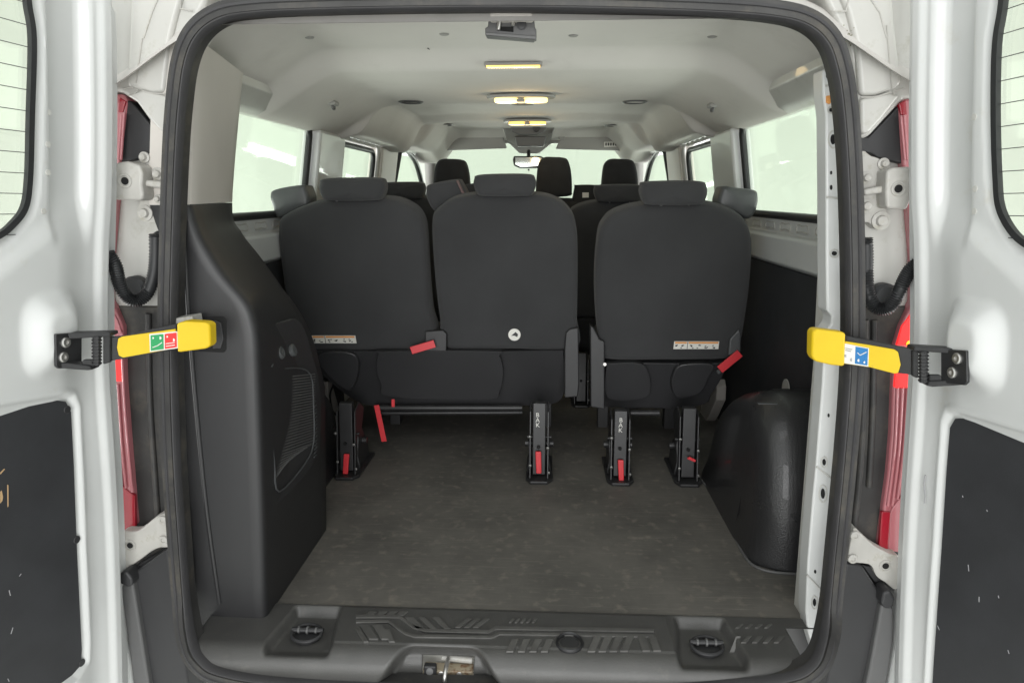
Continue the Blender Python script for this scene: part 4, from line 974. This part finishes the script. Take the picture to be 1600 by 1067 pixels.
def rear_double():
    t = thing('bench_seat', (-.26, .80, FL), 'rearmost dark double bench seat at left with two headrests and a round white sticker', 'bench seat', 'dark rear bench seats')
    backrest(t, [(433, 350), (447, 335), (475, 323), (510, 315), (560, 311), (610, 313), (637, 322), (655, 338), (663, 365), (667, 430), (672, 490), (680, 546), (600, 549), (480, 549), (462, 520), (445, 470), (435, 400)])
    backrest(t, [(674, 345), (686, 326), (708, 312), (740, 306), (790, 305), (840, 306), (868, 313), (888, 328), (900, 352), (903, 400), (902, 500), (899, 546), (800, 548), (697, 546), (686, 500), (677, 420)])
    headrest(t, 495, 600, 278, 314); headrest(t, 738, 838, 272, 307)
    guide(t, [(420, 306), (428, 296), (470, 289), (478, 296), (482, 312), (476, 326), (434, 341), (424, 322)], .90, .10)
    guide(t, [(665, 298), (670, 288), (712, 280), (720, 284), (732, 308), (724, 312), (690, 330), (676, 328), (666, 310)], .93, .10, 'fabric')
    px('belt_slot', ((712, 282), (716, 282), (727, 305), (723, 306)), .925, .02, M['brown'], t, .003)
    sh = prism('lower_shield', crom([YT(u, v, .925, -.42) for u, v in ((482, 552), (490, 548), (600, 549), (780, 549), (872, 548), (880, 552), (882, 600), (876, 624), (850, 632), (760, 634), (600, 634), (560, 628), (520, 600), (490, 570))], 3, True), (0, .05, 0), M['shield'], t, .014, seg=6)
    for pl in (((592, 553), (600, 549), (770, 549), (780, 556), (786, 580), (780, 612), (760, 624), (610, 620), (596, 600), (588, 575)), ((500, 552), (550, 552), (560, 575), (548, 610), (525, 600), (500, 572))):
        prism('shield_panel', crom([YT(u, v, .900, -.34) for u, v in pl], 4, True), (0, .045, 0), M['shield'], sh, .024, seg=8)
    o = px('recliner_cover', ((664, 518), (692, 516), (698, 522), (697, 552), (664, 552)), .895, .04, M['black'], t, .004)
    px('recliner_cover', ((884, 520), (890, 514), (904, 512), (905, 600), (903, 620), (882, 622), (882, 545)), .895, .05, M['black'], t, .005)
    strap('release_strap', (642, 548), (679, 537), .0135, M['red'], t, .872)
    strap('pull_strap', (588, 633), (600, 690), .010, M['red'], t, .95)
    strap('pull_strap', (614, 624), (614, 636), .006, M['red'], t, .90)
    tube('cross_bar', [Y(594, 637, .97), Y(816, 637, .97)], .011, M['legs'], t, 12); tube('cross_bar', [Y(594, 645, 1.0), Y(816, 644, 1.0)], .009, M['legs'], t, 12)
    sticker(t, ((488, 523.5), (556, 523.5), (557.5, 535), (490, 535.5)), .93)
    c = YT(804, 522, .93) + Vector((0, -.011, 0)); s_ = lathe('round_label', c, (0, -1, 0), [(.0215, -.003), (.0215, .0008)], M['white_lab'], t, 28)
    bm = bmesh.new(); add_prism(bm, [c + Vector((a, -.0014, b)) for a, b in ((-.012, -.004), (.004, .010), (.013, .002), (.010, -.008), (.0, -.003))], (0, .0005, 0)); from_bm('label_print', bm, M['ink'], s_, smooth=False)
    leg(t, 541, 628, 742, .046, None, (541, 539, 710, 741)); leg(t, 843, 628, 750, .044, (840, 651, .03), (841, 842, 706, 740))
    # cushions in front of the backs
    for (xa, xb) in ((-.80, -.31), (-.29, .19)): box('cushion', ((xa + xb) / 2, 1.22, .95), (xb - xa, .46, .13), M['fabric_dk'], t, .04, seg=5)
    box('underseat_shade_box', (-.28, 1.30, .835), (.86, .40, .10), M['legs'], t, .015)  # black box added to deepen the shade under the bench
    box('side_shield', (-.80, 1.15, .90), (.03, .45, .14), M['black'], t, .01)
    for y in (1.35,): 
        for x in (-.55, .10): box('front_leg', (x, y, .725), (.045, .05, .30), M['legs'], t, .004)
    return t
def rear_single():
    t = thing('single_seat', (.52, .80, FL), 'rearmost dark single seat at right with red side handle and one headrest', 'seat', 'dark rear single seats')
    backrest(t, [(935, 372), (945, 347), (962, 333), (995, 323), (1045, 319), (1085, 318), (1125, 323), (1155, 335), (1170, 352), (1177, 380), (1175, 430), (1168, 490), (1155, 556), (1140, 563), (1040, 565), (946, 563), (936, 540), (930, 450)])
    headrest(t, 1001, 1108, 283, 321)
    guide(t, [(1123, 322), (1127, 296), (1134, 291), (1150, 293), (1180, 297), (1186, 306), (1184, 326), (1172, 342), (1150, 336)], .92, .10)
    sh = prism('lower_shield', crom([YT(u, v, .925, -.42) for u, v in ((930, 560), (940, 566), (1110, 568), (1135, 566), (1128, 590), (1112, 615), (1100, 632), (1040, 638), (950, 636), (938, 630), (932, 600))], 3, True), (0, .05, 0), M['shield'], t, .014, seg=6)
    for pl in (((948, 572), (956, 568), (1000, 568), (1012, 580), (1016, 605), (1006, 622), (950, 622)), ((1052, 585), (1066, 570), (1115, 570), (1108, 590), (1094, 615), (1060, 622), (1050, 605))):
        prism('shield_panel', crom([YT(u, v, .900, -.34) for u, v in pl], 4, True), (0, .045, 0), M['shield'], sh, .024, seg=8)
    px('recliner_cover', ((922, 508), (928, 512), (937, 530), (945, 534), (945, 640), (923, 636)), .895, .05, M['black'], t, .005)
    px('recliner_cover', ((1140, 530), (1155, 514), (1158, 520), (1158, 552), (1138, 556)), .90, .03, M['vinyl'], t, .006)
    lathe('recliner_bolt', Y(945, 569, .893), (0, -1, 0), [(.007, 0), (.006, .003)], M['steel'], t, 12)
    strap('release_strap', (1125, 578), (1157, 552), .0145, M['red'], t, .885, .008)
    lathe('strap_tip', Y(1123, 581, .887), (0, -1, 0), [(.008, 0), (.006, .004)], M['vinyl'], t, 12)
    tube('cross_bar', [Y(985, 645, .97), Y(1030, 645, .97)], .011, M['legs'], t, 12)
    sticker(t, ((1053, 532.5), (1123, 532.5), (1121.5, 544.5), (1051.5, 544.5)), .93)
    leg(t, 970, 640, 752, .044, (970, 659, -.02), (970, 971, 719, 751)); lg = leg(t, 1077, 636, 755, .044, None, None)
    px('release_handle', ((1074, 717), (1078, 714), (1088, 719), (1086, 722)), .745, .008, M['red'], lg, .001)
    box('underseat_shade_box', (.50, 1.30, .835), (.36, .40, .10), M['legs'], t, .015)  # black box added to darken the space under the single seat
    box('cushion', (.52, 1.22, .95), (.46, .46, .13), M['fabric_dk'], t, .04, seg=5)
    for x in (.34, .62): box('front_leg', (x, 1.35, .725), (.045, .05, .30), M['legs'], t, .004)
    return t
r2 = rear_double(); r1 = rear_single()
def kids(o): return [c for c in bpy.data.objects if c.parent == o]
def copy_tree(o, parent=None):
    c = o.copy(); SC.collection.objects.link(c)
    if parent: c.parent = parent
    for ch in kids(o): copy_tree(ch, c)
    return c
SKIP = ('release_strap', 'release_handle', 'pull_strap', 'strap_tip', 'belt_slot', 'lettering', 'warning_label', 'label_band', 'label_print', 'round_label')
def drop(o):
    for ch in kids(o):
        if ch.name.split('.')[0] in SKIP:
            for g in kids(ch): bpy.data.objects.remove(g)
            bpy.data.objects.remove(ch)
        else: drop(ch)
m2 = copy_tree(r2); drop(m2); m2.location += Vector((-.02, .86, 0)); m2['label'] = 'middle-row dark double bench seat, mostly hidden, glimpsed between the two rearmost left backrests'
m1 = copy_tree(r1); drop(m1); m1.location += Vector((-.09, .86, 0)); m1['label'] = 'middle-row dark single seat, mostly hidden behind the rearmost single seat at right'
def front_seat(name, loc, label, cat, heads, backs, yb=2.62):
    t = thing(name, loc, label, cat)
    for u0, u1, v0, v1 in heads:
        pl = [(u0 + 3, v0 + 16), (u0 + 8, v0 + 4), (u0 + 16, v0), ((u0 + u1) / 2, v0), (u1 - 14, v0 + 1), (u1 - 6, v0 + 6), (u1 - 1, v0 + 26), (u1, v1 - 10), (u1 - 3, v1 - 2), ((u0 + u1) / 2, v1), (u0 + 3, v1 - 2), (u0, v1 - 10)]
        o = pillow('headrest', crom([Y(u, v, yb) for u, v in pl], 5, True), (0, 1, 0), .11, .03, M['fabric_dk'], t, .006)
        for k in (.38, .62):
            p = Y(u0 + (u1 - u0) * k, v1 - 2, yb + .05); tube('headrest_post', [p, p + Vector((0, 0, -.10))], .008, M['steel'], o, 8)
    for u0, u1, v0 in backs:
        a = Y(u0, v0, yb + .03); b = Y(u1, v0, yb + .03)
        pts = [Vector((x, a.y + .0, z)) for x, z in ((a.x, a.z - .04), (a.x + .05, a.z), (b.x - .05, b.z), (b.x, b.z - .04), (b.x + .02, 1.2), (b.x + .01, .95), (a.x - .01, .95), (a.x - .02, 1.2))]
        pillow('backrest', crom(pts, 5, True), (0, 1, .12), .12, .035, M['fabric_dk'], t, .006)
        box('cushion', ((a.x + b.x) / 2, yb + .40, .95), (b.x - a.x, .50, .14), M['fabric_dk'], t, .04, seg=4)
        box('seat_base', ((a.x + b.x) / 2, yb + .38, .73), ((b.x - a.x) * .8, .40, .30), M['black'], t, .01)
    return t
front_seat('driver_seat', (-.47, 2.9, FL), 'front dark driver seat at left with tall rounded headrest against the windscreen', 'seat', ((675, 733, 248, 306),), ((650, 760, 311),))
fp = front_seat('front_bench_seat', (.25, 2.9, FL), 'front dark passenger bench with two tall headrests and a small labelled belt box between them', 'bench seat', ((837, 894, 245, 308), (940, 998, 248, 311)), ((822, 912, 313), (916, 1012, 312)))
bb = pillow('belt_box', crom([Y(u, v, 2.66) for u, v in ((898, 293), (901, 289), (930, 289), (933, 293), (936, 330), (896, 330))], 4, True), (0, 1, 0), .08, .012, M['fabric_dk'], fp, .003)
lb = px('white_label', ((910, 301), (920, 301), (920, 309), (910, 309)), 2.652, .003, M['white_lab'], bb, 0)
